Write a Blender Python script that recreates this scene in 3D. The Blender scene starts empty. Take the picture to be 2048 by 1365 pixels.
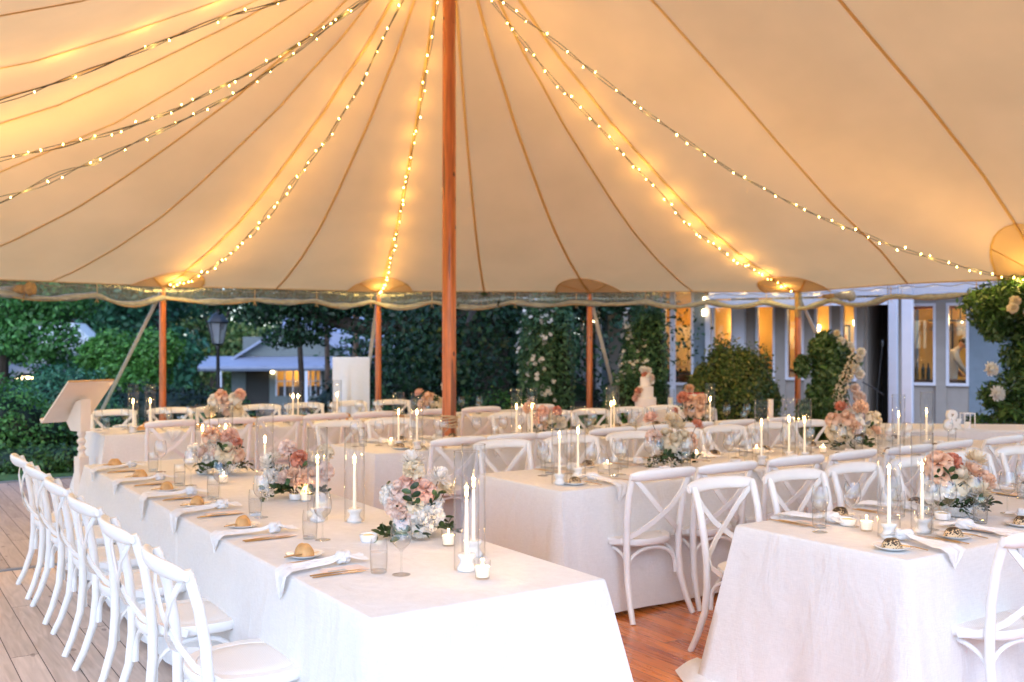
import bpy, bmesh, math, random
import numpy as np
from mathutils import Vector, Matrix, noise
R=math.radians; PI=math.pi
random.seed(7); rng=np.random.default_rng(7)
SC=bpy.context.scene
COL=SC.collection
# ------------------------------------------------------------------ camera, sky, sun, exposure
YAW=R(33.5); CY,SY=math.cos(YAW),math.sin(YAW); EYE=1.64; FPX=1991.0
cd=bpy.data.cameras.new('camera'); cam=bpy.data.objects.new('camera',cd); COL.objects.link(cam)
cam.location=(0,0,EYE); cam.rotation_euler=(R(90),0,-YAW)
cd.sensor_width=36; cd.lens=35; cd.clip_start=.05; cd.clip_end=600
cd.dof.use_dof=True; cd.dof.focus_distance=4.0; cd.dof.aperture_fstop=3.2
SC.camera=cam
W=bpy.data.worlds.new("World"); SC.world=W; W.use_nodes=True
wn=W.node_tree.nodes; wl=W.node_tree.links
sky=wn.new('ShaderNodeTexSky'); sky.sky_type='NISHITA'; sky.sun_disc=False
SUN_EL=R(40); SUN_AZ=R(215)
sky.sun_elevation=SUN_EL; sky.sun_rotation=SUN_AZ; sky.air_density=1.0; sky.dust_density=.6; sky.ozone_density=6.0
wl.new(sky.outputs[0],wn['Background'].inputs[0]); wn['Background'].inputs[1].default_value=0.15
sd=bpy.data.lights.new('sun','SUN'); sun=bpy.data.objects.new('sun',sd); COL.objects.link(sun)
sd.energy=0.34; sd.angle=R(50); sd.color=(1.0,.95,.90)
# the sun stands low behind the camera, to its left, veiled
_sd=Vector((math.sin(SUN_AZ)*math.cos(SUN_EL),math.cos(SUN_AZ)*math.cos(SUN_EL),math.sin(SUN_EL)))
sun.rotation_euler=_sd.to_track_quat('Z','Y').to_euler()
vs=SC.view_settings; vs.view_transform='Standard'; vs.look='None'; vs.gamma=1.0; vs.exposure=1.92
SC.cycles.transparent_max_bounces=48; SC.cycles.max_bounces=10; SC.cycles.sample_clamp_indirect=6.0
SC.cycles.caustics_reflective=False; SC.cycles.caustics_refractive=False

def at(x,Z):
    "ground position at depth Z in the direction of photo column x (2048 wide)"
    X=(x-1024)*Z/FPX
    return (X*CY+Z*SY, -X*SY+Z*CY)
def cw(X,Z): return (X*CY+Z*SY, -X*SY+Z*CY)
def zz(y,Z): return EYE-(y-682)*Z/FPX

# ------------------------------------------------------------------ materials
def new_mat(name):
    m=bpy.data.materials.new(name); m.use_nodes=True
    return m,m.node_tree.nodes,m.node_tree.links,m.node_tree.nodes['Principled BSDF']
def pmat(name,col,rough=.5,metal=0,spec=.5,var=0,vscale=6,bump=0,bscale=60,island=0,sheen=0,stretch=(1,1,1),sss=0,coat=0):
    m,n,l,b=new_mat(name)
    b.inputs['Base Color'].default_value=(*col,1); b.inputs['Roughness'].default_value=rough
    b.inputs['Metallic'].default_value=metal; b.inputs['Specular IOR Level'].default_value=spec
    if sheen: b.inputs['Sheen Weight'].default_value=sheen
    if coat: b.inputs['Coat Weight'].default_value=coat; b.inputs['Coat Roughness'].default_value=.15
    if sss: b.inputs['Subsurface Weight'].default_value=sss; b.inputs['Subsurface Scale'].default_value=.02; b.inputs['Subsurface Radius'].default_value=(1,.6,.4)
    tc=n.new('ShaderNodeTexCoord'); mp=n.new('ShaderNodeMapping'); mp.inputs['Scale'].default_value=stretch
    l.new(tc.outputs['Object'],mp.inputs[0])
    if var or island:
        hsv=n.new('ShaderNodeHueSaturation'); hsv.inputs['Color'].default_value=(*col,1)
        src=None
        if var:
            nz=n.new('ShaderNodeTexNoise'); nz.inputs['Scale'].default_value=vscale; nz.inputs['Detail'].default_value=5
            l.new(mp.outputs[0],nz.inputs[0])
            mr=n.new('ShaderNodeMapRange'); mr.inputs[3].default_value=1-var; mr.inputs[4].default_value=1+var
            mr.inputs[1].default_value=.3; mr.inputs[2].default_value=.7
            l.new(nz.outputs[0],mr.inputs[0]); src=mr.outputs[0]
        if island:
            g=n.new('ShaderNodeNewGeometry'); mi=n.new('ShaderNodeMapRange'); mi.inputs[3].default_value=1-island; mi.inputs[4].default_value=1+island
            l.new(g.outputs['Random Per Island'],mi.inputs[0])
            mh=n.new('ShaderNodeMapRange'); mh.inputs[3].default_value=.5-.06*min(1,island*2); mh.inputs[4].default_value=.5+.05*min(1,island*2)
            l.new(g.outputs['Random Per Island'],mh.inputs[0]); l.new(mh.outputs[0],hsv.inputs['Hue'])
            if src is None: src=mi.outputs[0]
            else:
                mu=n.new('ShaderNodeMath'); mu.operation='MULTIPLY'; l.new(src,mu.inputs[0]); l.new(mi.outputs[0],mu.inputs[1]); src=mu.outputs[0]
        l.new(src,hsv.inputs['Value']); l.new(hsv.outputs[0],b.inputs['Base Color'])
    if bump:
        nb=n.new('ShaderNodeTexNoise'); nb.inputs['Scale'].default_value=bscale; nb.inputs['Detail'].default_value=4
        l.new(mp.outputs[0],nb.inputs[0]); bp=n.new('ShaderNodeBump'); bp.inputs['Strength'].default_value=bump; bp.inputs['Distance'].default_value=.01
        l.new(nb.outputs[0],bp.inputs['Height']); l.new(bp.outputs[0],b.inputs['Normal'])
    return m
def emat(name,col,strength,sample=False):
    m,n,l,b=new_mat(name)
    e=n.new('ShaderNodeEmission'); e.inputs[0].default_value=(*col,1); e.inputs[1].default_value=strength
    l.new(e.outputs[0],n['Material Output'].inputs[0]); n.remove(b)
    if not sample: m.cycles.emission_sampling='NONE'
    return m
def leafmat(name,col,island=.45,trans=.25,rough=.45,col2=None):
    m,n,l,b=new_mat(name)
    g=n.new('ShaderNodeNewGeometry'); cr=n.new('ShaderNodeValToRGB')
    c2=col2 or tuple(min(1,c*1.9) for c in col)
    e=cr.color_ramp.elements; e[0].color=(*[c*(1-island) for c in col],1); e[1].color=(*c2,1); e[1].position=1
    x=cr.color_ramp.elements.new(.6); x.color=(*col,1)
    l.new(g.outputs['Random Per Island'],cr.inputs[0]); l.new(cr.outputs[0],b.inputs['Base Color'])
    b.inputs['Roughness'].default_value=rough; b.inputs['Specular IOR Level'].default_value=.35
    t=n.new('ShaderNodeBsdfTranslucent'); l.new(cr.outputs[0],t.inputs[0]); mx=n.new('ShaderNodeMixShader'); mx.inputs[0].default_value=trans
    l.new(b.outputs[0],mx.inputs[1]); l.new(t.outputs[0],mx.inputs[2]); l.new(mx.outputs[0],n['Material Output'].inputs[0])
    return m
def glassmat(name,tint=(1,1,1),refl=.55,dark=.0,rough=0.0,film=0.0,filmcol=(.6,.7,.8)):
    "thin clear wall: see-through with Fresnel reflections, darker where seen edge-on"
    m,n,l,b=new_mat(name); n.remove(b)
    tr=n.new('ShaderNodeBsdfTransparent'); gl=n.new('ShaderNodeBsdfGlossy'); gl.inputs['Roughness'].default_value=rough
    lw=n.new('ShaderNodeLayerWeight'); lw.inputs[0].default_value=.35
    mc=n.new('ShaderNodeMix'); mc.data_type='RGBA'; mc.inputs[6].default_value=(*tint,1); mc.inputs[7].default_value=(*[t*(1-dark) for t in tint],1)
    pw=n.new('ShaderNodeMath'); pw.operation='POWER'; pw.inputs[1].default_value=3; l.new(lw.outputs['Facing'],pw.inputs[0]); l.new(pw.outputs[0],mc.inputs[0])
    l.new(mc.outputs[2],tr.inputs[0])
    fr=n.new('ShaderNodeMath'); fr.operation='MULTIPLY_ADD'; l.new(pw.outputs[0],fr.inputs[0]); fr.inputs[1].default_value=refl; fr.inputs[2].default_value=.045
    mx=n.new('ShaderNodeMixShader'); l.new(fr.outputs[0],mx.inputs[0]); l.new(tr.outputs[0],mx.inputs[1]); l.new(gl.outputs[0],mx.inputs[2])
    out=mx
    if film:
        df=n.new('ShaderNodeBsdfDiffuse'); df.inputs[0].default_value=(*filmcol,1); m2=n.new('ShaderNodeMixShader'); m2.inputs[0].default_value=film
        l.new(mx.outputs[0],m2.inputs[1]); l.new(df.outputs[0],m2.inputs[2]); out=m2
    l.new(out.outputs[0],n['Material Output'].inputs[0])
    return m
def clothmat(name,col,trans=0.12,weave=.03):
    m,n,l,b=new_mat(name)
    b.inputs['Roughness'].default_value=.85; b.inputs['Specular IOR Level'].default_value=.15; b.inputs['Sheen Weight'].default_value=.15
    tc=n.new('ShaderNodeTexCoord')
    hs=[]
    for sc_,st in ((26,(1,1,9)),(26,(9,9,1.2))):
        mp=n.new('ShaderNodeMapping'); mp.inputs['Scale'].default_value=st; l.new(tc.outputs['Object'],mp.inputs[0])
        nz=n.new('ShaderNodeTexNoise'); nz.inputs['Scale'].default_value=sc_; nz.inputs['Detail'].default_value=3; l.new(mp.outputs[0],nz.inputs[0]); hs.append(nz.outputs[0])
    ad=n.new('ShaderNodeMath'); ad.operation='ADD'; l.new(hs[0],ad.inputs[0]); l.new(hs[1],ad.inputs[1])
    mr=n.new('ShaderNodeMapRange'); mr.inputs[1].default_value=.7; mr.inputs[2].default_value=1.3; mr.inputs[3].default_value=.93; mr.inputs[4].default_value=1.04
    l.new(ad.outputs[0],mr.inputs[0]); hv=n.new('ShaderNodeHueSaturation'); hv.inputs['Color'].default_value=(*col,1); l.new(mr.outputs[0],hv.inputs['Value'])
    l.new(hv.outputs[0],b.inputs['Base Color'])
    bp=n.new('ShaderNodeBump'); bp.inputs['Strength'].default_value=.35; bp.inputs['Distance'].default_value=.002; l.new(ad.outputs[0],bp.inputs['Height']); l.new(bp.outputs[0],b.inputs['Normal'])
    nw=n.new('ShaderNodeTexNoise'); nw.inputs['Scale'].default_value=3.2; nw.inputs['Detail'].default_value=4; nw.inputs['Distortion'].default_value=.8; mpw=n.new('ShaderNodeMapping'); mpw.inputs['Scale'].default_value=(1.6,1.6,.7); l.new(tc.outputs['Object'],mpw.inputs[0]); l.new(mpw.outputs[0],nw.inputs[0])
    b3=n.new('ShaderNodeBump'); b3.inputs['Strength'].default_value=.55; b3.inputs['Distance'].default_value=weave; l.new(nw.outputs[0],b3.inputs['Height']); l.new(b3.outputs[0],bp.inputs['Normal'])
    t=n.new('ShaderNodeBsdfTranslucent'); t.inputs[0].default_value=(*col,1); mx=n.new('ShaderNodeMixShader'); mx.inputs[0].default_value=trans
    l.new(b.outputs[0],mx.inputs[1]); l.new(t.outputs[0],mx.inputs[2]); l.new(mx.outputs[0],n['Material Output'].inputs[0])
    return m
def woodfloor(name,c1,c2,cgap,bw,rough,coat,knot=.6,dirt=0):
    "boards running along Y, width bw"
    m,n,l,b=new_mat(name)
    tc=n.new('ShaderNodeTexCoord'); sx=n.new('ShaderNodeSeparateXYZ'); l.new(tc.outputs['Object'],sx.inputs[0])
    def math_(op,a,bv=None,c=None):
        k=n.new('ShaderNodeMath'); k.operation=op
        for i,v in enumerate((a,bv,c)):
            if v is None: continue
            if isinstance(v,(int,float)): k.inputs[i].default_value=v
            else: l.new(v,k.inputs[i])
        return k.outputs[0]
    xs=math_('DIVIDE',sx.outputs[0],bw); idx=math_('FLOOR',xs); fr=math_('FRACT',xs)
    off=math_('MULTIPLY',math_('FRACT',math_('MULTIPLY',idx,.6180)),3.1)
    ys=math_('DIVIDE',math_('ADD',sx.outputs[1],off),3.0); yi=math_('FLOOR',ys); yf=math_('FRACT',ys)
    cm=n.new('ShaderNodeCombineXYZ'); l.new(idx,cm.inputs[0]); l.new(yi,cm.inputs[1])
    wn_=n.new('ShaderNodeTexWhiteNoise'); wn_.noise_dimensions='3D'; l.new(cm.outputs[0],wn_.inputs['Vector'])
    mp=n.new('ShaderNodeMapping'); mp.inputs['Scale'].default_value=(14,1.3,1); l.new(tc.outputs['Object'],mp.inputs[0])
    addv=n.new('ShaderNodeVectorMath'); addv.operation='ADD'; l.new(mp.outputs[0],addv.inputs[0])
    sc2=n.new('ShaderNodeVectorMath'); sc2.operation='SCALE'; l.new(wn_.outputs['Color'],sc2.inputs[0]); sc2.inputs['Scale'].default_value=20; l.new(sc2.outputs[0],addv.inputs[1])
    nz=n.new('ShaderNodeTexNoise'); nz.inputs['Scale'].default_value=1.6; nz.inputs['Detail'].default_value=8; nz.inputs['Distortion'].default_value=1.4; l.new(addv.outputs[0],nz.inputs[0])
    mixv=math_('ADD',math_('MULTIPLY',wn_.outputs[0],.28),math_('MULTIPLY',nz.outputs[0],.92))
    cr=n.new('ShaderNodeValToRGB'); e=cr.color_ramp.elements; e[0].position=.3; e[0].color=(*c1,1); e[1].position=.85; e[1].color=(*c2,1); l.new(mixv,cr.inputs[0])
    # knots and plugs
    vo=n.new('ShaderNodeTexVoronoi'); vo.inputs['Scale'].default_value=4.2; mp2=n.new('ShaderNodeMapping'); mp2.inputs['Scale'].default_value=(1.6,.7,1); l.new(tc.outputs['Object'],mp2.inputs[0]); l.new(mp2.outputs[0],vo.inputs[0])
    nz3=n.new('ShaderNodeTexNoise'); nz3.inputs['Scale'].default_value=30; l.new(tc.outputs['Object'],nz3.inputs[0])
    kn=math_('LESS_THAN',math_('ADD',vo.outputs[0],math_('MULTIPLY',nz3.outputs[0],.12)),.15)
    gap=math_('MAXIMUM',math_('LESS_THAN',fr,.035),math_('LESS_THAN',yf,.0018))
    mk=n.new('ShaderNodeMix'); mk.data_type='RGBA'; l.new(math_('MULTIPLY',kn,knot),mk.inputs[0]); l.new(cr.outputs[0],mk.inputs[6]); mk.inputs[7].default_value=(c1[0]*.35,c1[1]*.3,c1[2]*.3,1)
    mg=n.new('ShaderNodeMix'); mg.data_type='RGBA'; l.new(gap,mg.inputs[0]); l.new(mk.outputs[2],mg.inputs[6]); mg.inputs[7].default_value=(*cgap,1)
    l.new(mg.outputs[2],b.inputs['Base Color'])
    l.new(math_('ADD',math_('MULTIPLY',nz.outputs[0],.25),rough-.1),b.inputs['Roughness'])
    b.inputs['Coat Weight'].default_value=coat; b.inputs['Coat Roughness'].default_value=.2
    bp=n.new('ShaderNodeBump'); bp.inputs['Strength'].default_value=.5; bp.inputs['Distance'].default_value=.006
    l.new(math_('SUBTRACT',math_('MULTIPLY',nz.outputs[0],.25),gap),bp.inputs['Height']); l.new(bp.outputs[0],b.inputs['Normal'])
    return m
def canvasmat():
    m,n,l,b=new_mat('tent canvas'); n.remove(b)
    tc=n.new('ShaderNodeTexCoord'); nz=n.new('ShaderNodeTexNoise'); nz.inputs['Scale'].default_value=.9; nz.inputs['Detail'].default_value=3; l.new(tc.outputs['Object'],nz.inputs[0])
    mr=n.new('ShaderNodeMapRange'); mr.inputs[1].default_value=.35; mr.inputs[2].default_value=.65; mr.inputs[3].default_value=.95; mr.inputs[4].default_value=1.04; l.new(nz.outputs[0],mr.inputs[0])
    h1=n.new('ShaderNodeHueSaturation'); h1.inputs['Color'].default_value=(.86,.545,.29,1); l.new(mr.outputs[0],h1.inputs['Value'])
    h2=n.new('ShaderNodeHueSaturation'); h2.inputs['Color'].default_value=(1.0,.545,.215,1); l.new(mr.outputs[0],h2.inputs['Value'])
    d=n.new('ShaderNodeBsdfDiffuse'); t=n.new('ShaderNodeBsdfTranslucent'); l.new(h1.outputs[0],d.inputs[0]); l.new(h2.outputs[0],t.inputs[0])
    nb=n.new('ShaderNodeTexNoise'); nb.inputs['Scale'].default_value=160; l.new(tc.outputs['Object'],nb.inputs[0]); bp=n.new('ShaderNodeBump'); bp.inputs['Strength'].default_value=.3; bp.inputs['Distance'].default_value=.004
    nw=n.new('ShaderNodeTexNoise'); nw.inputs['Scale'].default_value=1.3; nw.inputs['Detail'].default_value=2; l.new(tc.outputs['Object'],nw.inputs[0])
    bp2=n.new('ShaderNodeBump'); bp2.inputs['Strength'].default_value=.5; bp2.inputs['Distance'].default_value=.12; l.new(nw.outputs[0],bp2.inputs['Height']); l.new(bp2.outputs[0],bp.inputs['Normal'])
    l.new(nb.outputs[0],bp.inputs['Height']); l.new(bp.outputs[0],d.inputs['Normal'])
    mx=n.new('ShaderNodeMixShader'); mx.inputs[0].default_value=.45; l.new(d.outputs[0],mx.inputs[1]); l.new(t.outputs[0],mx.inputs[2]); l.new(mx.outputs[0],n['Material Output'].inputs[0])
    return m
M=dict(
 linen=clothmat('white linen',(.80,.795,.785)), napkin=clothmat('napkin cloth',(.88,.88,.88),.25,.002),
 canvas=canvasmat(),
 tape=leafmat('seam webbing',(.80,.55,.25),.02,.4,.8,col2=(.80,.55,.25)), patch=leafmat('canvas patch',(.80,.58,.38),.02,.45,.9,col2=(.80,.58,.38)),
 chair=pmat('white painted wood',(.80,.795,.78),.38,var=.035,vscale=8,bump=.12,bscale=35), rattan=None,
 pole=pmat('varnished pine pole',(.50,.135,.03),.42,var=.28,vscale=5,stretch=(9,9,.6),bump=.15,bscale=14,coat=.3),
 knot=pmat('pole knot',(.07,.02,.01),.6,var=.2),
 rope=pmat('tan rope',(.52,.38,.24),.9,var=.2,vscale=60,bump=.6,bscale=120), strap=pmat('grey guy webbing',(.86,.82,.79),.8,bump=.3,bscale=200),
 burlap=pmat('hessian wrap',(.36,.24,.13),.95,var=.3,vscale=25,bump=.8,bscale=90),
 film=glassmat('clear vinyl',(.78,.83,.90),refl=.7,dark=.35,rough=.10,film=.24,filmcol=(.36,.44,.58)),
 filmroll=pmat('rolled vinyl',(.30,.33,.37),.28,var=.3,vscale=14,stretch=(1,1,4),bump=.6,bscale=14), hem=pmat('tan hem',(.33,.26,.19),.8,var=.15),
 cable=pmat('light cable',(.045,.04,.02),.6), bulb=emat('warm bulb',(1,.62,.13),15), 
 flame=emat('candle flame',(1,.62,.22),22), flamecore=emat('flame core',(1,.8,.42),30),
 wax=pmat('white wax',(.86,.80,.70),.5,sss=.6), waxlit=None, ceramic=pmat('white ceramic',(.82,.81,.79),.25,bump=.1,bscale=20), plate=pmat('white porcelain',(.84,.84,.83),.16),
 glass=glassmat('clear glass',(.99,.99,.99),refl=.7,dark=.28), tallglass=glassmat('hurricane glass',(.992,.994,.992),refl=.8,dark=.10),
 thickglass=glassmat('glass base',(.97,.98,.975),refl=.9,dark=.45), water=glassmat('water',(.975,.98,.98),refl=.6,dark=.1),
 gold=pmat('brushed gold cutlery',(.58,.40,.21),.3,metal=.9), 
 bread=pmat('bread crust',(.55,.31,.12),.6,var=.3,vscale=22,bump=.25,bscale=50), seedbread=None,
 butter=pmat('butter',(.85,.7,.36),.4), card=pmat('menu card',(.78,.66,.60),.8), cardtag=pmat('name tag',(.45,.47,.47),.7),
 cake=pmat('white icing',(.80,.74,.70),.5,var=.03), berry=pmat('red berries',(.5,.03,.04),.3),
 black=pmat('black metal',(.015,.015,.017),.45), lampglass=glassmat('lantern glass',(.8,.82,.85),refl=.4,film=.35,filmcol=(.5,.5,.55)),
 board=pmat('white board',(.90,.91,.94),.6), drape=clothmat('white drape',(.86,.88,.92),.1,.01),
 lectern=pmat('cream painted wood',(.74,.66,.58),.45,bump=.1,bscale=30,var=.04), lecternwood=pmat('pale wood',(.46,.30,.17),.6,var=.2,vscale=10,stretch=(6,1,1)),
 metal=pmat('grey metal strip',(.30,.32,.35),.4,metal=.7),
 bark=pmat('bark',(.045,.034,.026),.95,var=.4,vscale=8,bump=1,bscale=12,stretch=(3,3,.6)), palebark=pmat('pale bark',(.16,.10,.07),.9,var=.35,vscale=9,bump=.8,bscale=14,stretch=(3,3,.7)),
 stem=pmat('green stem',(.07,.11,.03),.6), twig=pmat('brown twig',(.09,.05,.03),.7),
 # leaves
 lf_dark=leafmat('dark leaves',(0.0405,0.108,0.0378),col2=(0.0743,0.2025,0.0607)), lf_mid=leafmat('mid green leaves',(0.057,0.1725,0.039),col2=(0.1125,0.315,0.075)),
 lf_teal=leafmat('blue green leaves',(0.0392,0.14,0.07),col2=(0.077,0.238,0.126)), lf_bright=leafmat('bright leaves',(0.0607,0.189,0.0297),col2=(0.135,0.324,0.0675)),
 lf_olive=leafmat('olive leaves',(0.091,0.161,0.0392),col2=(0.28,0.266,0.084)), lf_lav=leafmat('grey green leaves',(0.09,0.168,0.072),col2=(0.18,0.288,0.144)),
 lf_hedge=leafmat('box hedge leaves',(0.0525,0.1275,0.033),col2=(0.105,0.225,0.06)), lf_shade=leafmat('shaded leaves',(.016,.046,.02),col2=(.03,.085,.03)), lf_jas=leafmat('jasmine leaves',(0.0675,0.162,0.0743),col2=(0.135,0.27,0.135)),  # shaded leaves: the old tree's shade put into the leaf colour
 lf_deep=leafmat('deep shade leaves',(.010,.022,.012),col2=(.018,.04,.016)),  # deep garden shade put into the leaf colour
 lf_arr=leafmat('arrangement leaves',(.030,.065,.022),col2=(.07,.13,.05),rough=.35), grass=leafmat('lawn',(.06,.15,.03),col2=(.1,.22,.05)),
 pt_white=leafmat('white petals',(.86,.84,.80),.04,.4,.6,col2=(.9,.89,.87)), pt_cream=leafmat('cream petals',(.84,.75,.58),.05,.4,.6,col2=(.88,.82,.70)),
 pt_blush=leafmat('blush petals',(.87,.70,.62),.05,.4,.6,col2=(.90,.80,.74)), pt_pink=leafmat('dusty pink petals',(.85,.56,.46),.08,.35,.6,col2=(.90,.70,.60)),
 pt_peach=leafmat('peach petals',(.84,.58,.42),.07,.35,.6,col2=(.88,.68,.54)), pt_coral=leafmat('coral petals',(.72,.30,.20),.1,.35,.6,col2=(.80,.42,.30)),
 # buildings
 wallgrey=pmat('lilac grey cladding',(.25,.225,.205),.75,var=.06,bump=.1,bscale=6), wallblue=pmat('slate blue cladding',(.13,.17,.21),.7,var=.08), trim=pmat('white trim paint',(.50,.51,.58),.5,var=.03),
 warmwall=pmat('warm plaster',(.80,.50,.15),.9,var=.06,vscale=2), cabinet=pmat('cream cabinets',(.80,.66,.42),.5), darkwood=pmat('dark wood',(.07,.035,.02),.5,var=.2), redwood=pmat('red brown beam',(.16,.035,.015),.6),
 pane=glassmat('window pane',(.94,.95,.95),refl=.5), artmat=pmat('print orange',(.62,.27,.10),.8,var=.35,vscale=5), mount=pmat('picture mount',(.78,.66,.44),.8), artdark=pmat('print dark shape',(.28,.17,.10),.8,var=.2),
 concrete=pmat('pale render',(.46,.47,.47),.85,var=.08,vscale=2), bluegrey=pmat('blue grey render',(.10,.12,.16),.8,var=.1), roof=pmat('corrugated steel roof',(.22,.24,.33),.5,var=.08,vscale=2), housewall=pmat('weatherboard',(.13,.145,.14),.8,var=.08),
 voidshade=pmat('dark doorway',(.035,.032,.028),.9), lampon=emat('lit lamp',(1,.72,.36),5,True), shirt=clothmat('white shirt',(.72,.66,.55),.1,.004), skin=pmat('skin',(.55,.26,.15),.55,sss=.1), hair=pmat('dark hair',(.03,.018,.012),.6,var=.3,vscale=60), trousers=pmat('dark trousers',(.03,.03,.035),.8),
 soil=pmat('soil and mulch',(.045,.035,.022),.95,var=.3,bump=.8,bscale=20), bottle=pmat('dark bottle',(.02,.03,.015),.15),
)
# lit wax: flame glow through the candle put in as faint emission
def waxlit():
    m,n,l,b=new_mat('lit candle wax'); b.inputs['Base Color'].default_value=(.9,.82,.68,1); b.inputs['Roughness'].default_value=.5
    b.inputs['Emission Color'].default_value=(1,.60,.28,1); b.inputs['Emission Strength'].default_value=.09
    m.cycles.emission_sampling='NONE'; return m
M['waxlit']=waxlit()
def rattan():
    m,n,l,b=new_mat('woven rattan seat'); b.inputs['Roughness'].default_value=.6
    tc=n.new('ShaderNodeTexCoord'); s=n.new('ShaderNodeTexChecker'); s.inputs['Scale'].default_value=170; s.inputs['Color1'].default_value=(.86,.85,.83,1); s.inputs['Color2'].default_value=(.76,.75,.73,1)
    l.new(tc.outputs['Object'],s.inputs[0]); l.new(s.outputs[0],b.inputs['Base Color']); bp=n.new('ShaderNodeBump'); bp.inputs['Distance'].default_value=.002; bp.inputs['Strength'].default_value=.6; l.new(s.outputs[1],bp.inputs['Height']); l.new(bp.outputs[0],b.inputs['Normal'])
    return m
M['rattan']=rattan()
def poleknots():
    m=M['pole']; n=m.node_tree.nodes; l=m.node_tree.links; b=n['Principled BSDF']; src=b.inputs['Base Color'].links[0].from_socket
    tc=n.new('ShaderNodeTexCoord'); mp=n.new('ShaderNodeMapping'); mp.inputs['Scale'].default_value=(7,7,4.2); l.new(tc.outputs['Object'],mp.inputs[0])
    v=n.new('ShaderNodeTexVoronoi'); v.inputs['Scale'].default_value=1; l.new(mp.outputs[0],v.inputs[0])
    lt=n.new('ShaderNodeMapRange'); lt.inputs[1].default_value=.13; lt.inputs[2].default_value=.09; lt.inputs[3].default_value=0; lt.inputs[4].default_value=.9; l.new(v.outputs[0],lt.inputs[0])
    mx=n.new('ShaderNodeMix'); mx.data_type='RGBA'; l.new(lt.outputs[0],mx.inputs[0]); l.new(src,mx.inputs[6]); mx.inputs[7].default_value=(.06,.012,.006,1)
    # drying cracks
    mp2=n.new('ShaderNodeMapping'); mp2.inputs['Scale'].default_value=(26,26,.7); l.new(tc.outputs['Object'],mp2.inputs[0]); v2=n.new('ShaderNodeTexNoise'); v2.inputs['Scale'].default_value=1; v2.inputs['Detail'].default_value=0; l.new(mp2.outputs[0],v2.inputs[0])
    g=n.new('ShaderNodeMapRange'); g.inputs[1].default_value=.70; g.inputs[2].default_value=.72; g.inputs[4].default_value=.75; l.new(v2.outputs[0],g.inputs[0])
    m2=n.new('ShaderNodeMix'); m2.data_type='RGBA'; l.new(g.outputs[0],m2.inputs[0]); l.new(mx.outputs[2],m2.inputs[6]); m2.inputs[7].default_value=(.09,.02,.008,1); l.new(m2.outputs[2],b.inputs['Base Color'])
poleknots()
def seeded():
    m,n,l,b=new_mat('seeded crust'); b.inputs['Roughness'].default_value=.6
    tc=n.new('ShaderNodeTexCoord'); v=n.new('ShaderNodeTexVoronoi'); v.inputs['Scale'].default_value=130; l.new(tc.outputs['Object'],v.inputs[0])
    sp=n.new('ShaderNodeSeparateXYZ'); l.new(tc.outputs['Object'],sp.inputs[0])
    nz=n.new('ShaderNodeTexNoise'); nz.inputs['Scale'].default_value=26; l.new(tc.outputs['Object'],nz.inputs[0])
    a=n.new('ShaderNodeMath'); a.operation='MULTIPLY_ADD'; l.new(sp.outputs[2],a.inputs[0]); a.inputs[1].default_value=24; l.new(nz.outputs[0],a.inputs[2])
    c=n.new('ShaderNodeMath'); c.operation='MULTIPLY'; l.new(a.outputs[0],c.inputs[0]); c.inputs[1].default_value=.55
    d=n.new('ShaderNodeMath'); d.operation='LESS_THAN'; l.new(v.outputs[0],d.inputs[0]); l.new(c.outputs[0],d.inputs[1])
    mx=n.new('ShaderNodeMix'); mx.data_type='RGBA'; l.new(d.outputs[0],mx.inputs[0]); mx.inputs[6].default_value=(.62,.45,.26,1); mx.inputs[7].default_value=(.035,.022,.012,1); l.new(mx.outputs[2],b.inputs['Base Color'])
    return m
M['seedbread']=seeded()
M['deck']=woodfloor('weathered deck boards',(.42,.34,.285),(.72,.61,.54),(.06,.04,.035),.135,.62,0,.55)
M['farDeck']=woodfloor('greyed deck boards',(.28,.24,.22),(.50,.44,.41),(.04,.035,.03),.135,.65,0,.5)
M['floor']=woodfloor('varnished pine floor',(.34,.06,.008),(.86,.26,.03),(.03,.008,.004),.105,.26,.6,.7)

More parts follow.
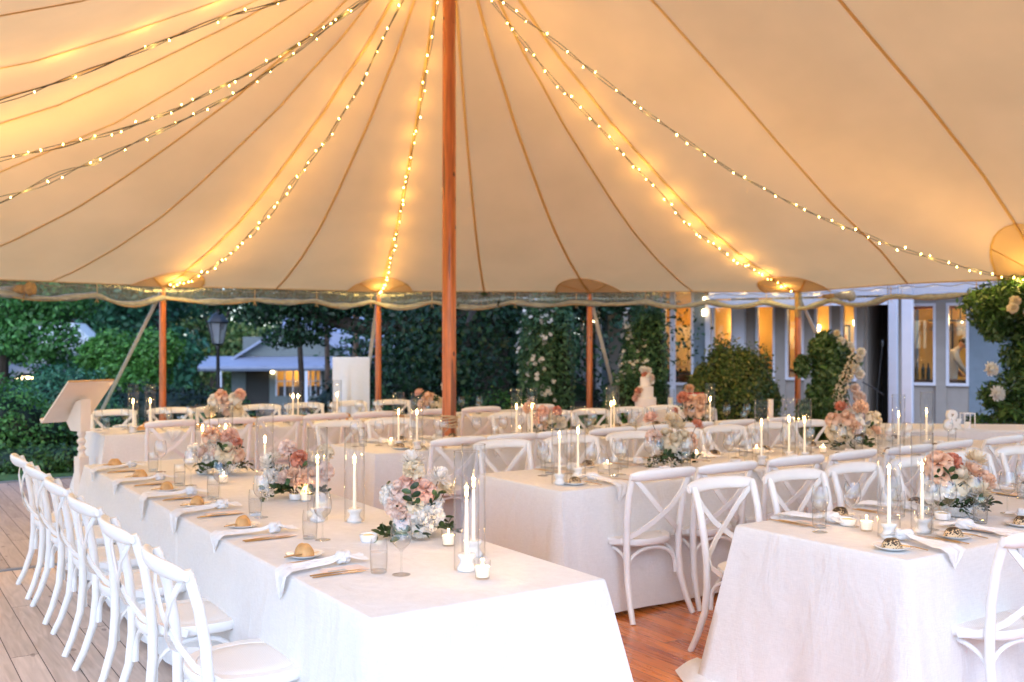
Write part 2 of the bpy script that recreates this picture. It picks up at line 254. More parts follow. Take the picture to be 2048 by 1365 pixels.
# ------------------------------------------------------------------ mesh helper
class MB:
    def __init__(s): s.v=[]; s.f=[]; s.n=0
    def add(s,vs,fs):
        s.v.extend([tuple(p) for p in vs]); s.f.extend([tuple(i+s.n for i in f) for f in fs]); s.n+=len(vs); return s
    def box(s,c,d,rot=None,bev=0):
        x,y,z=d[0]/2,d[1]/2,d[2]/2
        if bev<=0:
            vs=[Vector((a*x,b*y,e*z)) for a in(-1,1) for b in(-1,1) for e in(-1,1)]
            fs=[(0,1,3,2),(4,6,7,5),(0,4,5,1),(2,3,7,6),(0,2,6,4),(1,5,7,3)]
        else:
            t=min(bev,x*.9,y*.9,z*.9); vs=[];ring=[]
            # chamfered box: 24 verts
            for a in(-1,1):
                for b in(-1,1):
                    for e in(-1,1):
                        vs+= [Vector((a*x,b*(y-t),e*(z-t))),Vector((a*(x-t),b*y,e*(z-t))),Vector((a*(x-t),b*(y-t),e*z))]
            I=lambda a,b,e,k:(((a>0)*4+(b>0)*2+(e>0))*3+k)
            fs=[]
            for a in(-1,1): fs.append((I(a,-1,-1,0),I(a,1,-1,0),I(a,1,1,0),I(a,-1,1,0)))
            for b in(-1,1): fs.append((I(-1,b,-1,1),I(1,b,-1,1),I(1,b,1,1),I(-1,b,1,1)))
            for e in(-1,1): fs.append((I(-1,-1,e,2),I(1,-1,e,2),I(1,1,e,2),I(-1,1,e,2)))
            for a in(-1,1):
                for b in(-1,1): fs.append((I(a,b,-1,0),I(a,b,1,0),I(a,b,1,1),I(a,b,-1,1)))
                for e in(-1,1): fs.append((I(a,-1,e,0),I(a,1,e,0),I(a,1,e,2),I(a,-1,e,2)))
            for b in(-1,1):
                for e in(-1,1): fs.append((I(-1,b,e,1),I(1,b,e,1),I(1,b,e,2),I(-1,b,e,2)))
            for a in(-1,1):
                for b in(-1,1):
                    for e in(-1,1): fs.append((I(a,b,e,0),I(a,b,e,1),I(a,b,e,2)))
        if rot is not None: vs=[rot@v for v in vs]
        c=Vector(c); return s.add([v+c for v in vs],fs)
    def tube(s,path,rad,seg=8,caps=True,sq=None):
        P=[Vector(p) for p in path]; n=len(P)
        if isinstance(rad,(int,float)): rad=[rad]*n
        T=[(P[min(i+1,n-1)]-P[max(i-1,0)]).normalized() for i in range(n)]
        up=Vector((0,0,1)) if abs(T[0].z)<.9 else Vector((0,1,0))
        a=T[0].cross(up).normalized(); vs=[]
        for i in range(n):
            a=(a-T[i]*a.dot(T[i])).normalized(); b=T[i].cross(a)
            for k in range(seg):
                th=2*PI*k/seg; ca,cb=math.cos(th)*rad[i],math.sin(th)*rad[i]
                if sq: ca*=sq[0]; cb*=sq[1]
                vs.append(P[i]+a*ca+b*cb)
        fs=[(i*seg+k,i*seg+(k+1)%seg,(i+1)*seg+(k+1)%seg,(i+1)*seg+k) for i in range(n-1) for k in range(seg)]
        if caps: fs+= [tuple(range(seg-1,-1,-1)),tuple((n-1)*seg+k for k in range(seg))]
        return s.add(vs,fs)
    def lathe(s,prof,c=(0,0,0),seg=24,cap=True):
        c=Vector(c); vs=[c+Vector((r*math.cos(2*PI*k/seg),r*math.sin(2*PI*k/seg),z)) for r,z in prof for k in range(seg)]
        n=len(prof); fs=[(i*seg+k,i*seg+(k+1)%seg,(i+1)*seg+(k+1)%seg,(i+1)*seg+k) for i in range(n-1) for k in range(seg)]
        if cap:
            if prof[0][0]>1e-4: fs.append(tuple(range(seg-1,-1,-1)))
            if prof[-1][0]>1e-4: fs.append(tuple((n-1)*seg+k for k in range(seg)))
        return s.add(vs,fs)
    def grid(s,fn,nu,nv,closeu=False):
        vs=[fn(i/nu,j/nv) for j in range(nv+1) for i in range(nu+(0 if closeu else 1))]
        w=nu if closeu else nu+1
        fs=[(j*w+i,j*w+(i+1)%w,(j+1)*w+(i+1)%w,(j+1)*w+i) for j in range(nv) for i in range(nu)]
        return s.add(vs,fs)
    def strip(s,path,nrm,w,th):
        "flat bar of width w, thickness th along path; nrm(i)-> face normal"
        P=[Vector(p) for p in path]; n=len(P); vs=[]
        for i in range(n):
            t=(P[min(i+1,n-1)]-P[max(i-1,0)]).normalized(); N=Vector(nrm(i) if callable(nrm) else nrm); N=(N-t*N.dot(t)).normalized(); B=t.cross(N)
            for a,b in((-1,-1),(1,-1),(1,1),(-1,1)): vs.append(P[i]+B*(a*w/2)+N*(b*th/2))
        fs=[(i*4+k,i*4+(k+1)%4,(i+1)*4+(k+1)%4,(i+1)*4+k) for i in range(n-1) for k in range(4)]+[(3,2,1,0),tuple((n-1)*4+k for k in range(4))]
        return s.add(vs,fs)
    def prism(s,poly,z0,z1):
        n=len(poly); vs=[(x,y,z0) for x,y in poly]+[(x,y,z1) for x,y in poly]
        return s.add(vs,[tuple(range(n-1,-1,-1)),tuple(range(n,2*n))]+[(i,(i+1)%n,n+(i+1)%n,n+i) for i in range(n)])
    def mesh(s,name,mat,smooth=True,ang=38):
        me=bpy.data.meshes.new(name); me.from_pydata(s.v,[],s.f); me.update()
        if mat is not None: me.materials.append(mat)
        if smooth:
            me.polygons.foreach_set('use_smooth',[True]*len(me.polygons)); me.set_sharp_from_angle(angle=R(ang))
        return me
    def build(s,name,mat,parent=None,smooth=True,ang=38,loc=None):
        o=bpy.data.objects.new(name,s.mesh(name,mat,smooth,ang)); COL.objects.link(o)
        if parent: o.parent=parent
        if loc: o.location=loc
        return o
def tag(o,label=None,cat=None,group=None,kind=None):
    if label: o['label']=label
    if cat: o['category']=cat
    if group: o['group']=group
    if kind: o['kind']=kind
    return o
def empty(name,loc,rz=0,label=None,cat=None,group=None):
    o=bpy.data.objects.new(name,None); COL.objects.link(o); o.location=loc; o.rotation_euler=(0,0,rz); o.empty_display_size=.1
    return tag(o,label,cat,group)
def put(me,name,loc=(0,0,0),rz=0,parent=None,label=None,cat=None,group=None,scale=1,rot=None):
    o=bpy.data.objects.new(name,me); COL.objects.link(o); o.location=loc; o.rotation_euler=rot or (0,0,rz)
    o.scale=(scale,)*3 if isinstance(scale,(int,float)) else scale
    if parent: o.parent=parent
    return tag(o,label,cat,group)
def copy_tree(o,parent=None):
    c=o.copy(); COL.objects.link(c); c.parent=parent
    for ch in list(o.children): copy_tree(ch,c)
    return c
def light(name,loc,e,col,r=.02,parent=None):
    d=bpy.data.lights.new(name,'POINT'); d.energy=e; d.color=col; d.shadow_soft_size=r
    o=bpy.data.objects.new(name,d); COL.objects.link(o); o.location=loc
    if parent: o.parent=parent
    return o
ORD=['first','second','third','fourth','fifth','sixth','seventh','eighth','ninth','tenth','eleventh','twelfth']
def interp(tab,t):
    for (a,b),(c,d) in zip(tab,tab[1:]):
        if t<=c: return b+(d-b)*(t-a)/(c-a)
    return tab[-1][1]

# ================================================================== SETTING: ground, deck, floor
def ground():
    m=MB()
    def h(x,y):
        X=x*CY-y*SY; Z=x*SY+y*CY
        far=min(45,max(0,Z-17)); side=max(0,min(1,(3-X)/4))
        return -.32-.043*far*side-.0*far
    m.grid(lambda i,j:((i-.5)*520+10,(j-.5)*520+150,h((i-.5)*520+10,(j-.5)*520+150)),200,200)
    o=m.build('ground',M['soil']); tag(o,kind='structure')
    # lawn strip beyond the deck
    g=MB(); g.add([(-30,12.89,-.045),(30,12.89,-.045),(30,13.6,-.10),(-30,13.6,-.10),(30,17.5,-.27),(-30,17.5,-.27)],[(0,1,2,3),(3,2,4,5)])
    o=g.build('lawn',pmat('lawn soil',(.06,.14,.03),.95,var=.3,vscale=9,bump=1,bscale=80)); tag(o,kind='structure')
    d=MB(); d.box((-3.075,2.4,-.13),(9.85,11.0,.26)); tag(d.build('deck',M['deck'],smooth=False),kind='structure')
    d=MB(); d.box((-3.075,10.39,-.13),(9.85,4.86,.26)); d.box((7.93,12.36,-.13),(12.14,.92,.26)); tag(d.build('rear_deck',M['farDeck'],smooth=False),kind='structure')
    d=MB(); d.box((7.93,4.40,-.13),(12.14,15.00,.26)); tag(d.build('dance_floor',M['floor'],smooth=False),kind='structure')
    d=MB(); d.box((-3.075,7.93,.002),(9.85,.055,.012)); tag(d.build('deck_joint_strip',M['metal'],smooth=False),'flat grey metal strip across the deck behind the white chairs','floor strip')
    d=MB(); d.box((3.0,12.86,-.12),(22.2,.06,.27)); tag(d.build('deck_edge_trim',M['metal'],smooth=False),'grey metal edging along the lawn side of the deck','edging')
ground()

# ================================================================== TENT
C=(5.0,8.7)
PROF=[(0,6.15),(.05,5.85),(.10,5.56),(.15,5.30),(.23,4.86),(.30,4.56),(.37,4.23),(.48,3.80),(.58,3.42),(.68,3.08),(.80,2.76),(.92,2.50),(1,2.37)]
PROFG=[(0,6.1),(.1,5.6),(.21,5.05),(.28,4.72),(.40,4.22),(.50,3.83),(.58,3.60),(.68,3.31),(.8,2.95),(.92,2.58),(1,2.37)]
PROFO=[(0,5.9),(.12,5.55),(.26,5.07),(.46,4.34),(.58,3.88),(.74,3.29),(.9,2.80),(1,2.40)]
PROFP=[(0,5.95),(.2,5.55),(.43,4.93),(.52,4.58),(.65,4.09),(.80,3.46),(.91,2.90),(1,2.38)]
P1,P2,P3,P4,P5,P0,Pm,Pn=(3.42,13.55),(6.41,13.23),(9.05,11.6),(11.6,9.9),(11.55,6.2),(.6,13.0),(-1.8,11.2),(-2.6,8.3)
md=lambda a,b:((a[0]+b[0])/2,(a[1]+b[1])/2)
C2=(5.0,1.7)
seams=[]   # (A, E, profile, has_pole)
def addseam(E,pr=PROF,pole=False,A=None):
    if A is None: A=(5.0,max(C2[1],min(C[1],E[1])))
    seams.append((A,E,pr,pole))
for E_,pole in (((11.0,-1.0),1),((11.5,.4),0),((11.7,1.8),1),((11.7,3.2),0),((11.65,4.7),0)): addseam(E_,PROFP,bool(pole))
addseam(P5,PROFP,True,(5,6.2)); addseam(md(P4,P5),PROFO,False,(5,7.4)); addseam(P4,PROF,True,C); addseam(md(P3,P4),PROF,False,C); addseam(P3,PROF,True,C); addseam(md(P2,P3),PROF,False,C)
addseam(P2,PROF,True,C); addseam(md(P1,P2),PROF,False,C); addseam(P1,PROF,True,C); addseam(md(P0,P1),PROF,False,C); addseam(P0,PROF,True,C); addseam(md(P0,Pm),PROFG,False,C)
addseam(Pm,PROFG,True,C); addseam(md(Pm,Pn),PROFG,False,C); addseam(Pn,PROFG,True,C)
for E_,pole in (((-2.5,6.8),0),((-2.3,5.3),1),((-2.1,3.8),0),((-2.0,2.3),1),((-1.9,.9),0),((-1.7,-.2),1),((-1.0,-1.0),0),((.9,-1.5),1),((3.1,-1.9),0),((5.2,-2.0),1),((7.4,-1.8),0),((9.4,-1.3),1)): addseam(E_,PROFG,bool(pole))
NS=len(seams)
def seampt(i,t):
    A,E_,pr,_=seams[i%NS]; return Vector((A[0]+(E_[0]-A[0])*t,A[1]+(E_[1]-A[1])*t,interp(pr,t)))
def roofpt(i,f,t):
    if f<0: i-=1; f+=1
    a=seampt(i,t); b=seampt(i+1,t); p=a.lerp(b,f)
    w=(a-b).length
    p.z+=.035*w*math.sin(PI*f)*math.sin(PI*min(1,t*1.05))*.8
    return p
tent=empty('sailcloth_tent',(5.0,8.7,0),0,'large cream sailcloth tent with wooden poles over the dining tables','tent')
def tchild(o): o.parent=tent; o.matrix_parent_inverse=Matrix.Translation((-5.0,-8.7,0)); return o
ts=[k/28 for k in range(29)]; ts[0]=.004
m=MB(); sub=5
def cf(i,j):
    t=ts[int(round(j*28))]; q=i*NS*sub; k=int(round(q)); return roofpt((k//sub)%NS,(k%sub)/sub,t)
m.grid(cf,NS*sub,28,closeu=True)
CUT=1.35
depth=lambda p:p[0]*SY+p[1]*CY
o=m.build('canopy',M['canvas'],ang=180); tchild(o)
b_=bmesh.new(); b_.from_mesh(o.data); bmesh.ops.bisect_plane(b_,geom=b_.verts[:]+b_.edges[:]+b_.faces[:],plane_co=(SY*CUT,CY*CUT,0),plane_no=(SY,CY,0),clear_inner=True); b_.to_mesh(o.data); b_.free()
for i in range(NS):
    A,E_,pr,pole=seams[i]
    path=[seampt(i,t)+Vector((0,0,-.012)) for t in [.01+.99*k/30 for k in range(31)]]
    path=[p for p in path if depth(p)>CUT+.1]
    if len(path)<3: continue
    m=MB(); m.strip(path,(0,0,1),.036 if pole else .030,.004)
    tchild(m.build('seam_webbing',M['tape'],smooth=False))
visible=range(4,20)
for i in range(NS):
    A,E_,pr,pole=seams[i]
    if not pole or depth(E_)<CUT: continue
    if i in visible:
        m=MB(); rim=MB()
        def pf(a,r):
            th=PI*a; s=math.cos(th)*.31*r; t=1-.105*math.sin(th)*r
            p=roofpt(i,s,t); return p+Vector((0,0,-.02))
        m.grid(lambda a,r:pf(a,.02+.98*r),16,4)
        o=m.build('corner_patch',M['patch']); tchild(o)
        arc=[pf(k/16,1)+Vector((0,0,-.006)) for k in range(17)]
        rim.strip(arc,(0,0,1),.028,.004)
        for a in (.22,.5,.78): rim.strip([pf(a,.05+.95*k/6)+Vector((0,0,-.008)) for k in range(7)],(0,0,1),.028,.004)
        tchild(rim.build('patch_binding',M['tape'],smooth=False))
    m=MB(); m.tube([(E_[0],E_[1],z) for z in (-.3,0,.8,1.6,2.30,2.36)],[.048,.047,.045,.044,.042,.02],14)
    o=m.build('side_pole',M['pole']); tchild(o)
    dv=Vector((E_[0]-A[0],E_[1]-A[1],0)).normalized()
    top=Vector((E_[0],E_[1],2.33)); an=Vector((E_[0],E_[1],-.3))+dv*2.4
    m=MB(); m.strip([top,an],dv.cross(Vector((0,0,1))).cross((top-an).normalized()),.055,.005)
    tchild(m.build('guy_strap',M['strap'],smooth=False))
# centre poles
for c in (C,C2):
    m=MB(); m.tube([(c[0],c[1],z) for z in (.0,1,2,3.5,5,6.2)],[.070,.071,.071,.070,.068,.055],18)
    o=m.build('centre_pole',M['pole']); tchild(o)
m=MB()
for k in range(5):
    z=.79+k*.022; m.tube([(C[0]+.081*math.cos(a),C[1]+.081*math.sin(a),z+.012*math.sin(a*1+k)) for a in [2*PI*q/24 for q in range(25)]],.010,7,False)
m.tube([(C[0]+.02,C[1]-.088,.80),(C[0]+.03,C[1]-.1,.72),(C[0]+.025,C[1]-.092,.66)],.009,6)
tchild(m.build('rope_lashing',M['rope']))
# eave: edge rope, scalloped lacing, clear vinyl and rolled walls
i0,i1=4,20
outl=[]
for i in range(i0,i1):
    for k in range(24): outl.append(roofpt(i,k/24,1.0))
outl.append(seampt(i1,1.0))
L=[0]
for a,b in zip(outl,outl[1:]): L.append(L[-1]+(a-b).length)
cen=Vector((5,7.5,0))
def inward(p,d): v=(cen-Vector((p.x,p.y,0))).normalized(); return Vector((p.x,p.y,p.z))+v*d
rr=random.Random(5); ties=[]; s_=0
while s_<L[-1]+1.5: ties.append((s_,rr.uniform(.035,.10))); s_+=rr.uniform(.8,1.25)
def sagat(s):
    for (a,da),(b,db) in zip(ties,ties[1:]):
        if s<=b: f=(s-a)/(b-a); return -.135-db*math.sin(PI*f)**1.2
    return -.13
P_=[(p,s) for p,s in zip(outl,L)]
m=MB(); m.tube([inward(p,.0)+Vector((0,0,-.004)) for p,s in P_],.011,6); tchild(m.build('edge_rope',M['rope']))
m=MB(); m.tube([inward(p,.02)+Vector((0,0,-.028-.032*abs(math.sin(s*PI/.42)))) for p,s in P_ for _ in (0,)],.0055,6); tchild(m.build('lacing_rope',M['hem']))
m=MB(); n=len(P_); vs=[]
for p,s in P_: vs+=[inward(p,.025)+Vector((0,0,-.02)),inward(p,.04)+Vector((0,0,(sagat(s)-.02)*.5)),inward(p,.03)+Vector((0,0,sagat(s)))]
m.add(vs,[(i*3+k,i*3+k+1,i*3+k+4,i*3+k+3) for i in range(n-1) for k in (0,1)]); tchild(m.build('clear_valance',M['film']))
m=MB(); m.tube([inward(p,.03)+Vector((0,0,sagat(s)-.02)) for p,s in P_],[.036+.010*math.sin(s*7)+.006*math.sin(s*17) for p,s in P_],10); tchild(m.build('rolled_sidewall',M['filmroll']))
m=MB(); m.tube([inward(p,.055)+Vector((0,0,sagat(s)-.045+.01*math.sin(s*5))) for p,s in P_],[.009+.004*math.sin(s*9) for p,s in P_],7); tchild(m.build('sidewall_hem',M['hem']))
m=MB()
for s0,_ in ties:
    j=min(range(n),key=lambda q:abs(L[q]-s0)); p=inward(outl[j],.05)
    m.tube([p+Vector((0,0,-.02)),p+Vector((.004,0,-.1)),p+Vector((0,0,-.2))],.006,5); m.tube([p+Vector((.0,0,-.19)),p+Vector((.02,-.01,-.25))],.004,4); m.tube([p+Vector((.0,0,-.19)),p+Vector((-.015,0,-.24))],.004,4)
tchild(m.build('tie_cords',M['rope']))
# gathered bundles of side wall (left near the eave end, right of the fourth pole)
def bundle(x,Z,y):
    u,v=at(x,Z); z=zz(y,Z); mm=MB(); ax=Vector((CY,-SY,0))
    c0=Vector((u,v,z))
    mm.tube([c0+ax*d+Vector((0,0,h)) for d,h in((-.34,.0),(-.2,-.01),(-.06,-.005),(0,0),(.05,0),(.11,.005))],[.02,.045,.055,.05,.085,.07],12)
    mm.tube([c0+ax*.1+Vector((0,0,0)),c0+ax*.13],[.07,.03],12)
    mm.tube([c0+Vector((0,0,-.04)),c0+ax*-.03+Vector((0,0,-.15))],.007,5)
    o=mm.build('gathered_sidewall',M['burlap']); tchild(o)
bundle(50,11.9,578); bundle(1692,14.1,592)
mm=MB(); mm.tube([(P4[0]-.005,P4[1]-.01,z) for z in (2.35,2.2,2.08,1.99)],[.06,.058,.062,.05],12,sq=(1,.8)); tchild(mm.build('pole_wrap',M['burlap']))

# ------------------------------------------------------------------ string lights
STR=[
 ('string of fairy lights sagging down to the left wooden side pole',P1,[(.02,5.95),(.13,5.21),(.21,4.75),(.26,4.42),(.31,4.19),(.36,3.93),(.43,3.70),(.48,3.47),(.56,3.18),(.63,2.97),(.70,2.76),(.77,2.60),(.87,2.44),(.975,2.36)],44,.03),
 ('string of fairy lights dropping to the side pole behind the easel',P2,[(.02,5.95),(.12,5.2),(.25,4.55),(.35,4.12),(.46,3.70),(.547,3.40),(.61,3.15),(.69,2.84),(.794,2.55),(.9,2.42),(.985,2.34)],42,-.02),
 ('string of fairy lights sagging to the hessian wrapped right pole',P4,[(.02,5.8),(.088,5.21),(.143,4.92),(.224,4.55),(.322,4.20),(.413,3.85),(.51,3.50),(.598,3.13),(.678,2.92),(.742,2.78),(.802,2.68),(.893,2.51),(.985,2.36)],46,.0),
 ('lowest slung string of fairy lights running to the far right eave',P5,[(.02,5.6),(.077,5.11),(.141,4.80),(.214,4.45),(.285,4.11),(.363,3.77),(.44,3.46),(.526,3.17),(.616,2.93),(.716,2.70),(.808,2.53),(.905,2.39),(.985,2.34)],42,.0),
 ('uppermost thick string of fairy lights across the top left of the canopy',Pn,[(.02,5.7),(.12,5.25),(.236,4.70),(.31,4.44),(.379,4.13),(.441,3.86),(.506,3.58),(.6,3.25),(.75,2.85),(.9,2.55),(.985,2.36)],22,.05),
 ('middle string of fairy lights crossing the left side of the canopy',Pm,[(.02,5.6),(.122,5.0),(.188,4.61),(.269,4.23),(.353,3.87),(.43,3.62),(.494,3.46),(.571,3.31),(.7,2.95),(.85,2.6),(.985,2.36)],52,.04),
 ('lower thin string of fairy lights crossing the left side of the canopy',Pm,[(.02,5.5),(.113,5.01),(.156,4.77),(.203,4.48),(.28,4.05),(.352,3.74),(.428,3.45),(.507,3.15),(.571,2.93),(.7,2.62),(.85,2.42),(.985,2.34)],36,.03)]
bm_=MB(); bm_.lathe([(0,-.019),(.006,-.017),(.0095,-.008),(.0095,.010),(.006,.017),(0,.019)],seg=8,cap=False); BULB=bm_.mesh('bulb',M['bulb'])
LIGHTCOL=(1.0,.66,.18)
for si,(lab,E_,tab,nb,side) in enumerate(STR):
    root=empty('fairy_lights',(C[0],C[1],5.9),0,lab,'string lights','strings of fairy lights under the tent canopy')
    dv=Vector((E_[0]-C[0],E_[1]-C[1],0)); sd_=Vector((dv.y,-dv.x,0)).normalized()
    rr=random.Random(si+20)
    def sp(t,w=0): return Vector((C[0],C[1],0))+dv*t+Vector((0,0,interp(tab,t)))+sd_*(side*math.sin(PI*t)+w)
    tmax=tab[-1][0]; NP=70
    cb=MB(); ph=rr.uniform(0,6)
    for st in range(3 if si in(0,4,5,6) else 2):
        pts=[]
        for k in range(NP+1):
            t=.02+(tmax-.02)*k/NP; p=sp(t); a=t*38+st*2.6+ph
            am=.014 if si not in(6,0) else .014+.03*max(0,math.sin(t*9+st*2))*(t>.45)
            pts.append(p+sd_*am*math.sin(a)+Vector((0,0,am*math.cos(a*1.3)-.008*abs(math.sin(t*19)))))
        cb.tube(pts,.0038 if si in(4,5) else .0033,5)
    o=cb.build('cable',M['cable']); o.parent=root; o.location=(-C[0],-C[1],-5.9)
    near=si in(4,5,6)
    for k in range(nb):
        t=tmax-(tmax-.03)*((k+rr.random()*.7)/nb)**(1.0 if near else 1.12)
        w=rr.uniform(-.02,.02); p=sp(max(.03,t),w)+Vector((0,0,rr.uniform(-.035,.02)))
        q=Matrix.Rotation(rr.uniform(-.7,.7),3,'X')@Matrix.Rotation(rr.uniform(-.6,.6),3,'Y')
        put(BULB,'bulb',p-Vector((C[0],C[1],5.9)),parent=root,rot=q.to_euler(),scale=rr.uniform(.38,.55) if near else rr.uniform(.42,.66))
    nl=11
    for k in range(nl):
        t=.1+(tmax-.1)*(k+.5)/nl
        light('string_glow',sp(t)+Vector((0,0,-.02))-Vector((C[0],C[1],5.9)),(.85 if si==1 else 1.35 if si in(0,2) else 1.9)*min(1.15,.35+1.1*t),LIGHTCOL,.05,root)
    # plug end and tail

# ================================================================== TABLES AND CLOTHS
TH=.76
def cloth(name,u0,u1,v0,v1,lab,group,sides='SENW',z=TH,seed=0,flare=.10,cornerf=.15,bottom=.025,wave=.02):
    "draped cloth: flat top with rounded edges, skirt on the sides given, cone folds at free corners"
    rr=random.Random(seed); m=MB(); r=.012
    # closed perimeter loop
    per=[]  # (x,y,nx,ny,cornerweight,open)
    def side(ax,ay,bx,by,nx,ny,is_open,c0,c1):
        Ln=math.hypot(bx-ax,by-ay); n=max(8,int(Ln/.035))
        for k in range(n):
            f=k/n; d0=f*Ln; d1=(1-f)*Ln
            w=max(c0*math.exp(-(d0/.13)**1.4),c1*math.exp(-(d1/.13)**1.4)); 
            sx=(-1 if d0<d1 else 1)
            per.append([ax+(bx-ax)*f,ay+(by-ay)*f,nx,ny,w,is_open,(bx-ax)/Ln*sx,(by-ay)/Ln*sx])
    S='S' in sides;E_='E' in sides;N='N' in sides;Wt='W' in sides
    side(u0,v0,u1,v0,0,-1,S,S and Wt,S and E_); side(u1,v0,u1,v1,1,0,E_,S and E_,E_ and N)
    side(u1,v1,u0,v1,0,1,N,E_ and N,N and Wt); side(u0,v1,u0,v0,-1,0,Wt,N and Wt,Wt and S)
    n=len(per); rows=[(0,0),(r*.6,-r*.2),(r,-r)]+[(r,-r-(z-bottom-r)*q/14) for q in range(1,15)]
    ph=[rr.uniform(0,6.28) for _ in range(6)]
    vs=[]
    for j,(off,dz) in enumerate(rows):
        t=max(0,(-dz-r)/(z-bottom-r))
        for k,(x,y,nx,ny,w,op,tx,ty) in enumerate(per):
            if not op:
                # cut edge: hangs nowhere, tucked flat
                vs.append((x,y,z+dz*.0-(.0015 if j else 0))); continue
            s=(x-u0)+(y-v0)*1.3
            wv=wave*t**1.1*(math.sin(s*5.1+ph[0]+.6*math.sin(s*1.7+ph[1]))*.6+math.sin(s*11.3+ph[2])*.28+math.sin(s*23+ph[3])*.12)
            o=off+flare*t**1.15+wv+w*cornerf*t**.95*.55
            tt=w*cornerf*t**.95*.75
            crease=.012*math.exp(-((w-.62)/.09)**2)*min(1,t*3)
            vs.append((x+nx*(o-crease)+tx*tt,y+ny*(o-crease)+ty*tt,z+dz+ (0.006*math.sin(s*9+ph[4]) if j==len(rows)-1 else 0)))
    fs=[]
    for j in range(len(rows)-1):
        for k in range(n):
            if per[k][5]: 
                k2=(k+1)%n; fs.append((j*n+k,j*n+k2,(j+1)*n+k2,(j+1)*n+k))
    m.add(vs,fs)
    # top surface with faint undulation, meeting the loop
    nu=max(6,int((u1-u0)/.09)); nv=max(6,int((v1-v0)/.09))
    m.grid(lambda i,j:(u0+(u1-u0)*i,v0+(v1-v0)*j,z+(.0016*math.sin(i*nu*.9+ph[5])*math.sin(j*nv*.7) if 0<i<1 and 0<j<1 else 0)),nu,nv)
    o=m.build(name,M['linen'],ang=70); tag(o,lab,'tablecloth',group)
    return o
def trestle(u0,u1,v0,v1,lab):
    root=empty('banquet_table',((u0+u1)/2,(v0+v1)/2,0),0,lab,'table','banquet tables under the white cloths')
    cx,cy=(u0+u1)/2,(v0+v1)/2; m=MB(); m.box((0,0,TH-.022),(u1-u0-.01,v1-v0-.01,.035)); m.build('table_top',M['darkwood'],root,False)
    for a in(-1,1):
        for b in(-1,1):
            m=MB(); m.tube([(a*((u1-u0)/2-.12),b*((v1-v0)/2-.12),0),(a*((u1-u0)/2-.15),b*((v1-v0)/2-.15),TH-.04)],.014,8); m.build('leg',M['metal'],root)
CG='white linen tablecloths on the banquet tables'
T1=(1.375,2.30,2.875,7.56); T2=(3.455,8.35,4.70,5.62); T3=(3.53,8.35,2.46,3.38); T4=(3.40,8.20,7.08,7.92); T5=(1.96,7.15,9.86,10.68)
cloth('tablecloth',T1[0],T1[1],4.52,T1[3],'white tablecloth on the far two thirds of the long left table',CG,'ENW',seed=1,flare=.05)
cloth('tablecloth',T1[0]-.006,T1[1]+.006,T1[2],4.56,'white tablecloth over the near end of the long left table, closest to the camera',CG,'SEW',z=TH+.003,seed=2,flare=.05,cornerf=.19,wave=.013)
cloth('tablecloth',*T2,'white tablecloth on the middle right table, behind the nearest right table',CG,seed=3)
cloth('tablecloth',*T3,'white tablecloth on the nearest right table with its hem puddled on the floor',CG,seed=4,flare=.075,cornerf=.13,wave=.028)
cloth('tablecloth',*T4,'white tablecloth on the table right in front of the orange centre pole',CG,seed=5)
cloth('tablecloth',*T5,'white tablecloth on the farthest long table beside the lectern',CG,seed=6)
trestle(*T1[:2],T1[2]+.02,T1[3]-.02,'long folding banquet table hidden under the long left cloth')
for t_,w_ in ((T2,'middle right cloth'),(T3,'nearest right cloth'),(T4,'cloth in front of the centre pole'),(T5,'farthest cloth beside the lectern')):
    trestle(t_[0]+.02,t_[1]-.02,t_[2]+.02,t_[3]-.02,'long folding banquet table hidden under the '+w_)
# hem puddle at the back left corner of the nearest right table
m=MB()
def hem(i,j):
    a=i*1.0; x=3.50-.20*math.sin(PI*(.15+.85*i))*j-.02*j; y=3.62-.42*i
    return (x+.02*math.sin(i*9)*j,y+.04*j*math.cos(i*5),.012+.055*(1-j)**1.5+.028*abs(math.sin(j*PI))*(1+math.sin(i*7))*.6)
m.grid(hem,16,8); o=m.build('cloth_hem',M['linen'],ang=80); tag(o,'folded flap of white cloth lying on the varnished floor by the nearest right table','cloth flap')

